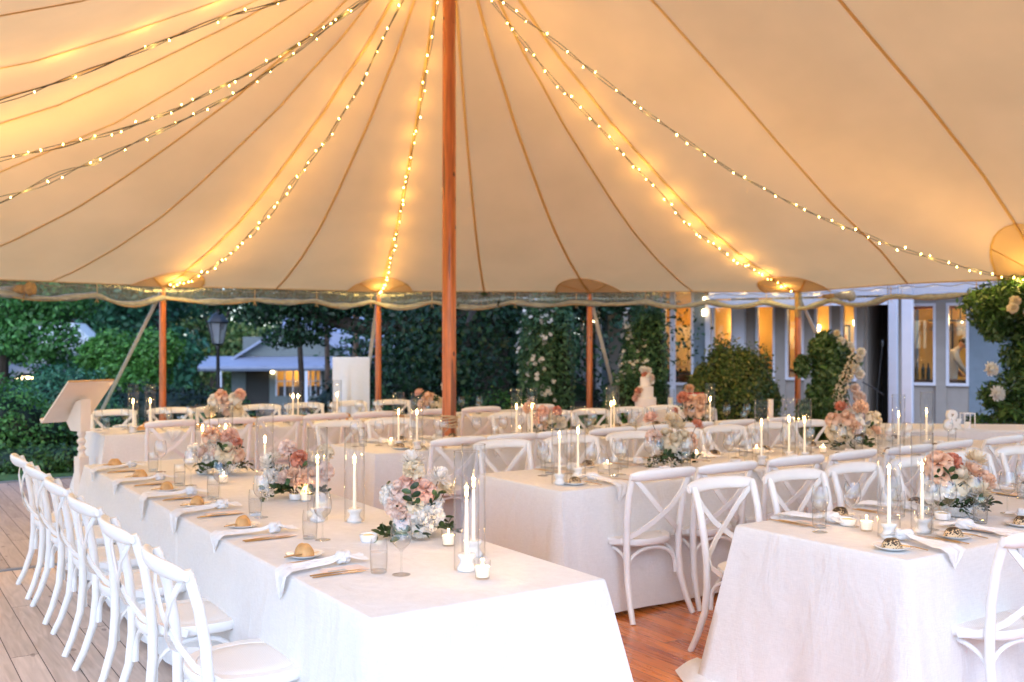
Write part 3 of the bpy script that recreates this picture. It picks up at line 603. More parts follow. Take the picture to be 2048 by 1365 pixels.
# ================================================================== CHAIRS
def chair_meshes():
    D={}
    # seat outline: rounded trapezoid
    def outline(sc=1.0,n=40):
        pts=[]
        for k in range(n):
            a=2*PI*k/n; ca,sa=math.cos(a),math.sin(a)
            e=2.5; x=abs(ca)**(2/e)*(1 if ca>0 else -1)*.222; y=abs(sa)**(2/e)*(1 if sa>0 else -1)*.205
            x*=1+.09*(y/.205); pts.append((x*sc*1.04,y*sc*1.06+.004))
        return pts
    m=MB(); o1=outline(); n=len(o1)
    rings=[(.97,.425),(1.0,.433),(1.0,.458),(.985,.466),(.80,.466),(.79,.461)]
    vs=[]
    for s_,z in rings: vs+=[(x*s_,y*s_,z) for x,y in o1]
    fs=[(j*n+k,j*n+(k+1)%n,(j+1)*n+(k+1)%n,(j+1)*n+k) for j in range(len(rings)-1) for k in range(n)]; fs.append(tuple(range(n-1,-1,-1)))
    m.add(vs,fs); D['seat_frame']=(m.mesh('seat_frame',M['chair'],ang=50),)
    m=MB(); vs=[]
    for s_,z in ((.80,.4605),(.77,.4655),(.5,.4665),(.2,.4655)): vs+=[(x*s_,y*s_,z) for x,y in o1]
    fs=[(j*n+k,j*n+(k+1)%n,(j+1)*n+(k+1)%n,(j+1)*n+k) for j in range(3) for k in range(n)]+[tuple(3*n+k for k in range(n))]
    m.add(vs,fs); D['woven_seat']=(m.mesh('woven_seat',M['rattan'],ang=60),)
    def leg_rear(s):
        m=MB(); pts=[(.235,-.285,0),(.222,-.245,.09),(.208,-.205,.22),(.203,-.192,.36),(.205,-.193,.47),(.212,-.205,.60),(.217,-.228,.73),(.220,-.262,.845),(.221,-.268,.868)]
        m.tube([(s*x,y,z) for x,y,z in pts],[.0165,.018,.0195,.0205,.0205,.020,.0195,.0190,.014],10); return m
    def leg_front(s):
        m=MB(); m.tube([(s*x,y,z) for x,y,z in ((.225,.185,0),(.213,.172,.2),(.200,.155,.43))],[.016,.0185,.0205],10); return m
    D['rear_leg']=tuple(leg_rear(s).mesh('rear_leg',M['chair']) for s in(-1,1)); D['front_leg']=tuple(leg_front(s).mesh('front_leg',M['chair']) for s in(-1,1))
    # rolled top rail behind the posts
    m=MB(); N=22
    def rail(i,j):
        a=2*PI*i; x=(j-.5)*.505; e=1-abs(2*j-1)**7
        y=-.283-.052*(1-(2*j-1)**2); rz=.034*(.55+.45*e)*(1-.0*j); ry=.019*(.6+.4*e)
        tilt=.25
        zz_=math.cos(a)*rz; yy=math.sin(a)*ry
        return (x,y+yy-zz_*tilt,.855+zz_+.010*(1-(2*j-1)**2))
    m.grid(rail,14,N,closeu=True); m.f.append(tuple(range(13,-1,-1))); m.f.append(tuple(14*N+k for k in range(14)))
    D['top_rail']=(m.mesh('top_rail',M['chair'],ang=60),)
    # crossed back straps
    def brace(s,d):
        m=MB(); P=[(-.205,-.272,.835),(-.135,-.292,.755),(-.05,-.288,.665),(.0,-.278,.625),(.07,-.262,.575),(.155,-.225,.515),(.215,-.150,.462),(.232,-.06,.442)]
        Q=[]
        for k in range(len(P)-1):
            for f in (0,.5): a,b=Vector(P[k]),Vector(P[k+1]); Q.append(a.lerp(b,f))
        Q.append(Vector(P[-1])); Q=[Vector((s*p.x,p.y+d,p.z)) for p in Q]; nn=len(Q)
        m.strip(Q,lambda i:Vector((s*(.9*max(0,(i-nn*.62)/(nn*.38))),-1+.8*max(0,(i-nn*.62)/(nn*.38)),0)),.030,.007); return m
    D['back_strap']=(brace(1,0).mesh('back_strap',M['chair'],ang=30),brace(-1,-.008).mesh('back_strap',M['chair'],ang=30))
    def arch(p,q,h=.405,drop=.235):
        m=MB(); p=Vector(p);q=Vector(q); pts=[]
        for k in range(17):
            f=k/16; a=PI*(1-f); x=.5+.5*math.cos(a)*(1); z=drop+(h-drop)*math.sin(a)**.62
            pts.append(p.lerp(q,x)+Vector((0,0,z)))
        m.tube(pts,.0105,8); return m
    D['bent_brace']=(arch((-.188,-.185,0),(-.188,.155,0)).mesh('bent_brace',M['chair']),arch((.188,-.185,0),(.188,.155,0)).mesh('bent_brace',M['chair']),arch((-.19,-.178,0),(.19,-.178,0)).mesh('bent_brace',M['chair']),arch((-.19,.148,0),(.19,.148,0)).mesh('bent_brace',M['chair']))
    return D
CHM=chair_meshes()
def chair(x,y,face,lab,group,jit=2.5):
    "x,y: middle of the top rail on plan; face: direction the sitter looks"
    rz=face+R(random.uniform(-jit,jit)); d=Vector((-math.sin(rz),math.cos(rz),0))
    loc=Vector((x,y,0))+d*.305
    root=empty('crossback_chair',loc,rz,lab,'chair',group)
    for nm,ms in CHM.items():
        for me in ms: put(me,nm,parent=root)
    return root
N_,S_F,E_F=0.0,PI,-PI/2   # facing +v, -v, +u
G_CH='white cross-back chairs around the banquet tables'
for k,v in enumerate((3.62,4.37,5.10,5.83,6.53,7.20)):
    chair(.905,v,E_F,('nearest white cross-back chair of the row on the left deck, in the bottom corner','second white chair from the camera in the left deck row','third white chair from the camera in the left deck row','fourth white chair from the camera in the left deck row','fifth white chair from the camera in the left deck row','farthest white chair of the left deck row, against the hedge')[k],G_CH)
def row(us,v,face,sidetxt,tabtxt,jit=3.5):
    for k,u in enumerate(us):
        chair(u,v+random.uniform(-.015,.015),face,f'{ORD[k]} chair from the left, {sidetxt}, {tabtxt}',G_CH,jit)
row((3.99,4.52,5.15,5.75,6.37,6.93,7.60,8.2),4.40,N_,'rounded back toward us','near side of middle right table')
row((4.07,4.71,5.30,5.86,6.40,6.95,7.5,8.05),6.29,S_F,'facing us','far side of middle right table')
row((3.93,4.52,5.06,5.64,6.24,6.85),3.90,S_F,'facing us','far side of nearest right table')
row((3.99,4.60,5.22),2.13,N_,'rounded back toward us','near side of nearest right table')
row((3.94,4.45,4.94,5.50,6.02,6.48,7.02,7.56),6.70,N_,'rounded back toward us','table before centre pole')
row((3.77,4.30,5.68,6.25,6.75,7.28,7.80),8.66,S_F,'facing us','table before centre pole')
row((2.52,3.07,3.58,4.08,4.62,5.30,5.97,6.72),9.62,N_,'rounded back toward us','farthest long table')
row((2.34,2.95,3.45,3.98,4.53,5.10,5.7,6.35),11.38,S_F,'facing us','farthest long table')

# ================================================================== TABLEWARE
def lathe_mesh(name,prof,mat,seg=20,cap=True,ang=50): m=MB(); m.lathe(prof,seg=seg,cap=cap); return m.mesh(name,mat,ang=ang)
TUMBLER=lathe_mesh('tumbler',[(.030,.004),(.0335,.05),(.0335,.10),(.0295,.128),(.0288,.128),(.0325,.10),(.0325,.05),(.029,.012),(0,.011)],M['glass'],22,False)
TBASE=lathe_mesh('glass_base',[(0,.0005),(.029,.0005),(.0305,.006),(.029,.0115),(0,.011)],M['thickglass'],22,False)
WATER=lathe_mesh('water',[(.0305,.013),(.0318,.055),(.0318,.080),(0,.080)],M['water'],20,False)
WG=lathe_mesh('wine_glass_bowl',[(.0035,.088),(.012,.096),(.033,.118),(.0405,.142),(.0405,.162),(.0345,.196),(.0305,.212),(.030,.212),(.034,.196),(.0398,.162),(.0398,.142),(.032,.119),(.010,.099),(0,.097)],M['glass'],24,False)
WSTEM=lathe_mesh('stem',[(0,.0008),(.034,.0008),(.0345,.002),(.018,.0045),(.006,.009),(.0036,.018),(.0032,.055),(.0038,.084),(.008,.094),(0,.097)],M['thickglass'],18,False)
WWINE=lathe_mesh('water',[(.011,.1),(.0315,.121),(.037,.135),(0,.135)],M['water'],20,False)
PLATE=lathe_mesh('side_plate',[(0,.002),(.045,.002),(.048,.004),(.072,.012),(.0765,.0155),(.077,.0165),(.072,.0145),(.046,.007),(0,.006)],M['plate'],32,False)
def roll_mesh(mat,seed,lx=.052,ly=.034,h=.047):
    rr=random.Random(seed); m=MB(); nu,nv=20,9
    def f(i,j):
        a=2*PI*i; b=PI/2*j; r=math.cos(b)**.8
        x=lx*r*math.cos(a)*(1-.18*math.cos(a)); y=ly*r*math.sin(a); z=h*math.sin(b)**1.0
        q=1+.06*noise.noise(Vector((x*40+seed,y*40,z*40))); return (x*q,y*q,z*q)
    m.grid(f,nu,nv,closeu=True); m.f.append(tuple(range(nu-1,-1,-1))); return m.mesh('bread_roll',mat,ang=180)
ROLLS=[roll_mesh(M['bread'],k,.056+.004*k,.036,.048) for k in range(3)]; SROLLS=[roll_mesh(M['seedbread'],k+5,.048,.038,.042) for k in range(3)]
def knife_mesh(L,name):
    m=MB(); m.tube([(0,0,.004),(0,L*.25,.005),(0,L*.52,.004)],[.0045,.0052,.0038],7,sq=(1,.55))
    m.add([(-.004,L*.5,.004),(.004,L*.5,.004),(.008,L*.72,.0035),(.007,L*.9,.003),(-.002,L,.003),(-.005,L*.8,.0035),(0,L*.55,.006),(0,L*.9,.0045)],[(0,1,6),(1,2,6),(2,3,7,6),(3,4,7),(4,5,7),(5,0,6,7)])
    return m.mesh(name,M['gold'],ang=50)
def fork_mesh(L):
    m=MB(); m.tube([(0,0,.004),(0,L*.3,.006),(0,L*.68,.005)],[.0042,.0045,.003],7,sq=(1,.55))
    m.strip([(0,L*.66,.005),(0,L*.74,.006),(0,L*.82,.004)],(0,0,1),.019,.002)
    for x in(-.0078,-.0026,.0026,.0078): m.tube([(x,L*.8,.0045),(x,L*.9,.003),(x,L,.006)],[.0017,.0015,.0008],5)
    return m.mesh('fork',M['gold'],ang=50)
KNIFE=knife_mesh(.225,'table_knife'); BUTTERK=knife_mesh(.165,'butter_knife'); FORK=fork_mesh(.195)
def napkin_mesh(seed,over=.13):
    "napkin knotted in the middle, one end spread on the table, the tail running over the edge (edge at y=0, table towards +y)"
    rr=random.Random(seed); m=MB(); nu,nv=18,34
    def f(i,j):
        a=i-.5
        # j: 0 tail tip .. 1 far end
        y=-over-.0+j*(over+.34) if j>0 else -over
        s=j*(over+.34)           # arc length from the tip
        if s<over: yy=-.022-.03*math.sin(s*8)*.3; z=-(over-s)
        else: yy=s-over-.02; z=.004
        k=over+.25
        if s<k: wid=.032+.115*min(1,(k-s)/.24)
        else: wid=.03+.11*(1-math.exp(-(s-k)/.05))
        if s<over*.95: wid*=.22+.78*(s/(over*.95))**.8
        fold=.010*math.sin(i*PI*3.3+rr_ph+s*(7+seed))*(1-.5*abs(a))+.0045*math.sin(i*PI*(8+seed)+s*13+rr_ph)
        x=a*wid*1.0+.035*math.sin(s*6+rr_ph)
        h=abs(fold)+.018*math.exp(-((s-k)/.04)**2)+ (.010 if s>over else 0)
        if s<over:
            tip=.75+.25*s/over; return (x*tip+.02*math.sin(s*10),yy-abs(fold)*.9-.004,z+.004+.045*abs(a)*(1-s/over))
        return (x,yy,z+h)
    rr_ph=rr.uniform(0,6); m.grid(f,nu,nv)
    # the knot
    kx=.035*math.sin((over+.25)*6+rr_ph); ky=.23
    for q in range(3):
        an=rr.uniform(0,3); m.tube([(kx+.020*math.cos(t+an),ky+.022*math.sin(t),.028+.013*math.sin(t*1+q*2)) for t in [2*PI*w/14 for w in range(15)]],.0125,7,False)
    m.lathe([(0,.006),(.018,.010),(.024,.024),(.016,.040),(0,.044)],(kx,ky,0),10,False)
    return m.mesh('napkin',M['napkin'],ang=75)
NAPK=[napkin_mesh(k,.075+.03*(k%3)) for k in range(5)]
def card_mesh():
    m=MB(); m.box((0,0,.001),(.10,.17,.0012)); return m.mesh('menu_card',M['card'],False)
CARD=card_mesh(); _t=MB(); _t.box((0,0,.0005),(.045,.07,.001)); CTAG=_t.mesh('name_tag',M['cardtag'],False)
def setting(e,axis,seatno,side,tab,roll,full=True,glassx=0):
    """e: point on the table edge in front of the seat; axis: angle the sitter faces; local x=sitter's right, y=into the table"""
    rot=Matrix.Rotation(axis,3,'Z'); z=TH+.004; rr=random
    def P(x,y,dz=0): return Vector(e)+rot@Vector((x,y,0))+Vector((0,0,z+dz))
    where=f'{seatno} seat {side}, {tab}'
    j=lambda a:rr.uniform(-a,a)
    # side plate with its roll
    pp=P(-.175+j(.01),.15+j(.012)); put(PLATE,'side_plate',pp,rr.uniform(0,6),label=f'white side plate, {where}',cat='plate',group='white side plates')
    col='golden' if roll=='plain' else 'seeded dark-topped'
    put((ROLLS if roll=='plain' else SROLLS)[rr.randrange(3)],'bread_roll',pp+Vector((0,0,.0065)),axis+rr.uniform(-.5,.5),label=f'{col} bread roll, {where}',cat='bread roll',group='bread rolls on side plates')
    if full: put(BUTTERK,'butter_knife',P(-.135+j(.01),.055+j(.01),.0165),axis+R(12+j(10)),label=f'gold butter knife, {where}',cat='knife',group='gold butter knives',rot=(0,0,axis+R(10+j(10))))
    put(NAPK[rr.randrange(5)],'napkin',P(.01+j(.02),0,.001),axis+R(j(6)),label=f'knotted white napkin, {where}',cat='napkin',group='knotted white napkins')
    if full:
        put(FORK,'fork',P(-.075+j(.008),.045+j(.01)),axis+R(j(5)),label=f'gold fork, {where}',cat='fork',group='gold forks')
        c=put(CARD,'menu_card',P(.115+j(.01),.20+j(.01)),axis+R(j(4)),label=f'blush menu card, {where}',cat='menu card',group='blush menu cards')
        put(CTAG,'name_tag',(.02,-.03,.0022),0,parent=c)
        put(KNIFE,'table_knife',P(.185+j(.006),.035+j(.01)),axis+R(j(3)),label=f'outer gold knife, {where}',cat='knife',group='gold table knives')
        put(KNIFE,'table_knife',P(.163+j(.006),.05+j(.01)),axis+R(j(3)),label=f'inner gold knife, {where}',cat='knife',group='gold table knives')
    g=P(.255+glassx+j(.02),.295+j(.02)); r=empty('tumbler',g,rr.uniform(0,6),f'water tumbler, {where}','tumbler','clear water tumblers')
    put(TUMBLER,'tumbler_wall',parent=r); put(TBASE,'glass_base',parent=r); put(WATER,'water',parent=r)
    g=P(.335+glassx+j(.02),.34+j(.03)); r=empty('wine_glass',g,rr.uniform(0,6),f'stemmed wine glass, {where}','wine glass','clear wine glasses')
    put(WG,'bowl',parent=r); put(WSTEM,'stem',parent=r); put(WWINE,'water',parent=r) if rr.random()<.4 else None
    if tab!=T1T:
        g=P(.10+glassx+j(.03),.36+j(.02)); r=empty('wine_glass',g,rr.uniform(0,6),f'second stemmed wine glass, {where}','wine glass','clear wine glasses'); put(WG,'bowl',parent=r); put(WSTEM,'stem',parent=r)
random.seed(11)
T1T='long left table'; T2T='middle right table'; T3T='nearest right table'; T4T='table before the centre pole'; T5T='farthest table'
for k,s_ in enumerate((3.655,4.43,5.14,5.78,6.43,7.16)):
    setting((T1[0],s_,0),E_F,ORD[k],'from the camera',T1T,'plain')
for k,s_ in enumerate((3.93,4.52,5.06,5.64,6.24)): setting((s_,T3[3],0),S_F,ORD[k],'on the far side',T3T,'seed',glassx=-.10)
for k,s_ in enumerate((3.82,4.26,4.80,5.35)): setting((s_,T3[2],0),N_,ORD[k],'on the near side',T3T,'seed')
for k,s_ in enumerate((3.86,4.45,5.10,5.70,6.32,6.9,7.5)): setting((s_,T2[2],0),N_,ORD[k],'on the near side',T2T,'seed')
for k,s_ in enumerate((4.07,4.71,5.30,5.86,6.40,6.95,7.5)): setting((s_,T2[3],0),S_F,ORD[k],'on the far side',T2T,'seed',full=k<3)
for k,s_ in enumerate((3.88,4.45,4.94,5.50,6.02,6.48,7.02,7.56)): setting((s_,T4[2],0),N_,ORD[k],'on the near side',T4T,'seed',full=k<2)
for k,s_ in enumerate((3.80,4.32,5.68,6.25,6.75,7.28)): setting((s_,T4[3],0),S_F,ORD[k],'on the far side',T4T,'seed',full=False)
for k,s_ in enumerate((2.52,3.07,3.58,4.08,4.62,5.30,5.97)): setting((s_,T5[2],0),N_,ORD[k],'on the near side',T5T,'plain',full=False)
for k,s_ in enumerate((2.34,2.95,3.45,3.98,4.53,5.10,5.7)): setting((s_,T5[3],0),S_F,ORD[k],'on the far side',T5T,'plain',full=False)

# ------------------------------------------------------------------ candles
HUR=lathe_mesh('glass_cylinder',[(.049,.002),(.049,.455),(.0470,.455),(.0470,.006),(0,.006)],M['tallglass'],30,False)
_r=MB(); _r.tube([(.048*math.cos(a),.048*math.sin(a),.455) for a in [2*PI*k/30 for k in range(31)]],.0016,6,False); HRIM=_r.mesh('glass_rim',M['thickglass'])
TAPER=lathe_mesh('taper_candle',[(.0095,.045),(.0100,.06),(.0085,.22),(.0072,.268),(.0040,.275),(0,.276)],M['waxlit'],14,False)
HOLD=lathe_mesh('candle_holder',[(0,.001),(.034,.001),(.037,.006),(.037,.014),(.030,.022),(.024,.034),(.026,.044),(.032,.052),(.034,.058),(.033,.066),(.026,.068),(.014,.066),(.013,.05),(0,.05)],M['ceramic'],24,False)
_w=MB(); _w.tube([(0,0,.274),(.0008,0,.281),(.002,.0005,.286)],.0011,5); WICK=_w.mesh('wick',M['black'])
FLAME=lathe_mesh('flame',[(0,.279),(.0035,.282),(.0052,.289),(.0050,.297),(.0034,.308),(.0014,.319),(0,.326)],M['flame'],12,False)
TEAG=lathe_mesh('votive_glass',[(0,.001),(.024,.001),(.026,.004),(.0315,.068),(.0300,.068),(.0250,.008),(0,.008)],M['glass'],24,False)
TEAW=lathe_mesh('votive_wax',[(.0248,.009),(.0285,.046),(.0265,.045),(0,.043)],M['waxlit'],20,False)
TEAF=lathe_mesh('flame',[(0,.047),(.0028,.049),(.0036,.054),(.0024,.061),(0,.069)],M['flame'],10,False)
def inbox(p,tb,mg=.07): return (min(max(p[0],tb[0]+mg),tb[1]-mg),min(max(p[1],tb[2]+mg),tb[3]-mg))
HURS=[(933,985,T1,'tall hurricane candle at the near right corner of the long left table'),(947,966,T1,'tall hurricane candle just behind the nearest one on the long left table'),
 (709,921,T1,'tall hurricane candle left of the near rose arrangement, long left table'),(635,920,T1,'tall hurricane candle right of the middle flowers on the long left table'),(530,880,T1,'tall hurricane candle behind the middle flowers, long left table'),
 (405,857,T1,'tall hurricane candle left of the far flowers on the long left table'),(451,856,T1,'tall hurricane candle behind the far flowers on the long left table'),
 (280,806,T5,'leftmost hurricane candle on the farthest table'),(311,804,T5,'second hurricane candle from the left, farthest table, by the left pole'),(596,794,T5,'left one of the paired hurricane candles before the far cottage'),(617,795,T5,'right one of the paired hurricane candles before the far cottage'),
 (702,793,T5,'hurricane candle in front of the white easel board'),(944,786,T5,'hurricane candle right of the centre pole on the farthest table'),
 (797,824,T4,'leftmost hurricane candle, table before the centre pole'),(860,828,T4,'hurricane candle just left of the centre pole'),(1033,813,T4,'hurricane candle right of the flowers beside the centre pole'),(1064,812,T4,'shorter looking hurricane candle between the centre pole and third side pole'),
 (1228,805,T4,'hurricane candle right of the third side pole'),(1266,811,T4,'hurricane candle directly left of the tiered cake'),(1427,799,T4,'hurricane candle in front of the round green bush'),
 (1119,871,T2,'leftmost hurricane candle, middle right table'),(1156,862,T2,'second hurricane candle from the left, middle right table'),(1523,845,T2,'third hurricane candle from the left, middle right table'),(1578,839,T2,'hurricane candle left of the fourth side pole, middle right table'),(1609,840,T2,'hurricane candle right of the fourth side pole, middle right table'),
 (1797,829,T2,'hurricane candle in front of the white veranda pillar'),(1853,823,T2,'hurricane candle in front of the lit veranda windows'),
 (1778,942,T3,'left hurricane candle on the nearest right table'),(1844,935,T3,'right hurricane candle on the nearest right table, beside the flowers')]
for x,yf,tb,lab in HURS:
    Z=(EYE-(TH+.302))*FPX/(yf-682); p=inbox(at(x,Z),tb)
    r=empty('hurricane_candle',(p[0],p[1],TH+.004),random.uniform(0,6),lab,'candle','tall glass hurricane candles')
    fz=random.uniform(.98,1.10)
    put(HUR,'glass_cylinder',parent=r); put(HRIM,'glass_rim',parent=r); hd=put(HOLD,'candle_holder',parent=r); tp=put(TAPER,'taper_candle',parent=r,scale=(.85,.85,1)); put(WICK,'wick',parent=tp); put(FLAME,'flame',(0,0,-.28*(fz-1)),parent=r,scale=(1,1,fz))
    light('candle_glow',(0,0,.303),.7,(1,.55,.2),.008,r)
TEAS=[(897,1068,T1,'votive candle beside the near rose arrangement'),(965,1130,T1,'votive candle nearest the camera on the long left table'),(612,984,T1,'votive candle right of the middle flowers on the long left table'),(447,950,T1,'votive candle by the far flowers of the long left table'),
 (1733,1040,T3,'votive candle at the left end of the nearest right table'),(1215,925,T2,'votive candle left of the flowers, middle right table'),(1393,905,T2,'votive candle right of the flowers, middle right table'),(1513,895,T2,'votive candle between the two flower bowls, middle right table'),(1646,893,T2,'votive candle beside the peach flowers, middle right table'),
 (782,880,T4,'votive candle at the left end of the table before the centre pole'),(1000,850,T4,'votive candle right of the centre pole flowers'),(425,842,T5,'votive candle by the flowers on the farthest table')]
for x,yf,tb,lab in TEAS:
    Z=(EYE-(TH+.055))*FPX/(yf-682); p=inbox(at(x,Z),tb,.04)
    r=empty('votive_candle',(p[0],p[1],TH+.004),0,lab,'candle','small glass votive candles')
    put(TEAG,'votive_glass',parent=r); w_=put(TEAW,'votive_wax',parent=r); put(TEAF,'flame',parent=r); light('candle_glow',(0,0,.064),.18,(1,.55,.2),.006,r)
BOWL=lathe_mesh('butter_bowl',[(0,.001),(.030,.001),(.036,.006),(.040,.034),(.0375,.034),(.033,.010),(0,.009)],M['ceramic'],24,False)
BUT=lathe_mesh('butter',[(.033,.024),(.02,.032),(0,.03)],M['butter'],16,False)
for (x,y,lab,tb) in ((737,1085,'small white butter bowl beside the near rose arrangement',T1),(1695,1052,'small white butter bowl left of the votive, nearest right table',T3),(1885,1040,'small white butter bowl before the flowers of the nearest right table',T3),(378,928,'small white butter bowl on the far part of the long left table',T1),(592,1000,'small clay coloured butter bowl before the middle flowers',T1)):
    Z=(EYE-TH)*FPX/(y-682); p=inbox(at(x,Z),tb); r=empty('butter_bowl',(p[0],p[1],TH+.003),0,lab,'bowl','small white butter bowls'); put(BOWL,'bowl',parent=r); put(BUT,'butter',parent=r)
CAR=lathe_mesh('carafe_wall',[(0,.001),(.036,.001),(.040,.01),(.041,.09),(.030,.125),(.019,.15),(.019,.175),(.023,.185),(.0215,.185),(.0175,.172),(.0175,.15),(.028,.125),(.0395,.09),(.038,.012),(0,.01)],M['glass'],24,False)
for x,y,tb,lab in ((1207,948,T2,'clear glass carafe left of the flowers, middle right table'),(1070,935,T2,'clear glass carafe at the left end of the middle right table'),(545,828,T5,'clear glass carafe on the farthest table'),(1500,905,T2,'clear glass carafe between the flower bowls, middle right table')):
    Z=(EYE-TH)*FPX/(y-682); p=inbox(at(x,Z),tb); r=empty('carafe',(p[0],p[1],TH+.003),0,lab,'carafe','clear glass carafes'); put(CAR,'carafe_wall',parent=r)

# ================================================================== FLOWERS
def petal(m,base,out,up,L,Wd,curl,cup,nu=3,nv=4,point=1.0,ruf=0,seed=0):
    side=out.cross(up).normalized()
    def f(i,j):
        a=(i-.5)*2; w=Wd*math.sin(PI*(.12+.80*j**(1/point)))**.8*.5
        b=curl*j*j; d=j*L
        p=base+out*(d*math.cos(b))+up*(d*math.sin(b)+cup*(a*a)*w)+side*(a*w)
        if ruf: p=p+up*(ruf*L*math.sin(a*7+seed)*j)
        return p
    m.grid(f,nu,nv)
def fib(k,n):
    z=1-(k+.5)/n; a=k*2.39996; return a,z
def rose(mat,seed,big=1.0):
    rr=random.Random(seed); m=MB(); R0=.034*big
    for ring,(np_,tilt,L,Wd,cu) in enumerate(((3,1.35,.55,.62,.25),(4,1.2,.75,.75,.15),(5,.98,.95,.95,-.15),(6,.68,1.15,1.1,-.55),(7,.30,1.35,1.2,-.8),(7,-.02,1.40,1.2,-.9))):
        for k in range(np_):
            a=2*PI*(k+rr.uniform(-.12,.12))/np_+ring*.7; o=Vector((math.cos(a),math.sin(a),0)); t=tilt+rr.uniform(-.12,.12)
            out=o*math.cos(t)+Vector((0,0,math.sin(t))); up=-o*math.sin(t)+Vector((0,0,math.cos(t)))
            petal(m,o*R0*.10*ring**.6+Vector((0,0,R0*(.05-.06*ring))),out.normalized(),up,R0*L,R0*Wd*1.15,cu*.9+(.35 if ring<3 else -.1),.55,4,5,1.0,.03,seed+k)
    # heart of the bloom
    m.lathe([(0,R0*.05),(R0*.2,R0*.15),(R0*.24,R0*.4),(R0*.14,R0*.55),(0,R0*.5)],seg=9,cap=False)
    return m.mesh('blossom',mat,ang=75)
def dahlia(mat,seed,big=1.0,spiky=1.0):
    rr=random.Random(seed); m=MB(); n=64; R0=.042*big
    for k in range(n):
        a,z=fib(k,n); z=1-1.25*(k+.5)/n; t=math.asin(max(-.9,min(1,z))); o=Vector((math.cos(a),math.sin(a),0))
        out=(o*math.cos(t)+Vector((0,0,math.sin(t)))).normalized(); up=(-o*math.sin(t)+Vector((0,0,math.cos(t)))).normalized()
        petal(m,out*R0*.25,out,up,R0*rr.uniform(.62,.85)*(.7+.3*math.cos(t)),R0*.34,rr.uniform(.1,.5),.5,2,3,spiky)
    return m.mesh('blossom',mat,ang=75)
def ruffle(mat,seed,big=1.0):
    rr=random.Random(seed); m=MB(); R0=.044*big
    for k in range(46):
        a,z=fib(k,46); z=1-1.5*(k+.5)/46; t=math.asin(max(-.95,min(1,z))); o=Vector((math.cos(a),math.sin(a),0)); out=(o*math.cos(t)+Vector((0,0,math.sin(t)))).normalized()
        up=Vector((rr.uniform(-1,1),rr.uniform(-1,1),rr.uniform(-1,1))); up=(up-out*up.dot(out)).normalized()
        petal(m,out*R0*.3,out,up,R0*.72,R0*.75,rr.uniform(-.5,.5),.35,4,3,1.0,.16,k)
    return m.mesh('blossom',mat,ang=75)
FL={}
for nm,mk in (('white',M['pt_white']),('cream',M['pt_cream']),('blush',M['pt_blush']),('pink',M['pt_pink']),('peach',M['pt_peach']),('coral',M['pt_coral'])):
    FL[nm]=[rose(mk,hash(nm)%97 if False else len(FL)*7+1),rose(mk,len(FL)*7+2,1.15),dahlia(mk,len(FL)*7+3,1.1,1.5),ruffle(mk,len(FL)*7+4,1.1)]
def leaf_cluster(m,base,d,L,n,size,rr,curve=.3):
    "a stem with leaves"
    d=d.normalized(); s=d.cross(Vector((rr.uniform(-1,1),rr.uniform(-1,1),1))).normalized(); pts=[base+d*L*f+Vector((0,0,-curve*L*f*f)) for f in (0,.25,.5,.75,1)]
    m.tube(pts,[.0022,.002,.0017,.0013,.0008],5)
    for k in range(n):
        f=.25+.75*k/max(1,n-1); b=base+d*L*f+Vector((0,0,-curve*L*f*f)); sg=1 if k%2 else -1
        o=(d*.6+s*sg*rr.uniform(.6,1)+Vector((0,0,rr.uniform(-.3,.4)))).normalized(); up=o.cross(d.cross(Vector((0,0,1)))+Vector((.01,.01,.5))).normalized()
        petal(m,b,o,up,size*rr.uniform(.8,1.2),size*.62,rr.uniform(-.4,.3),-.25,2,4,.8)
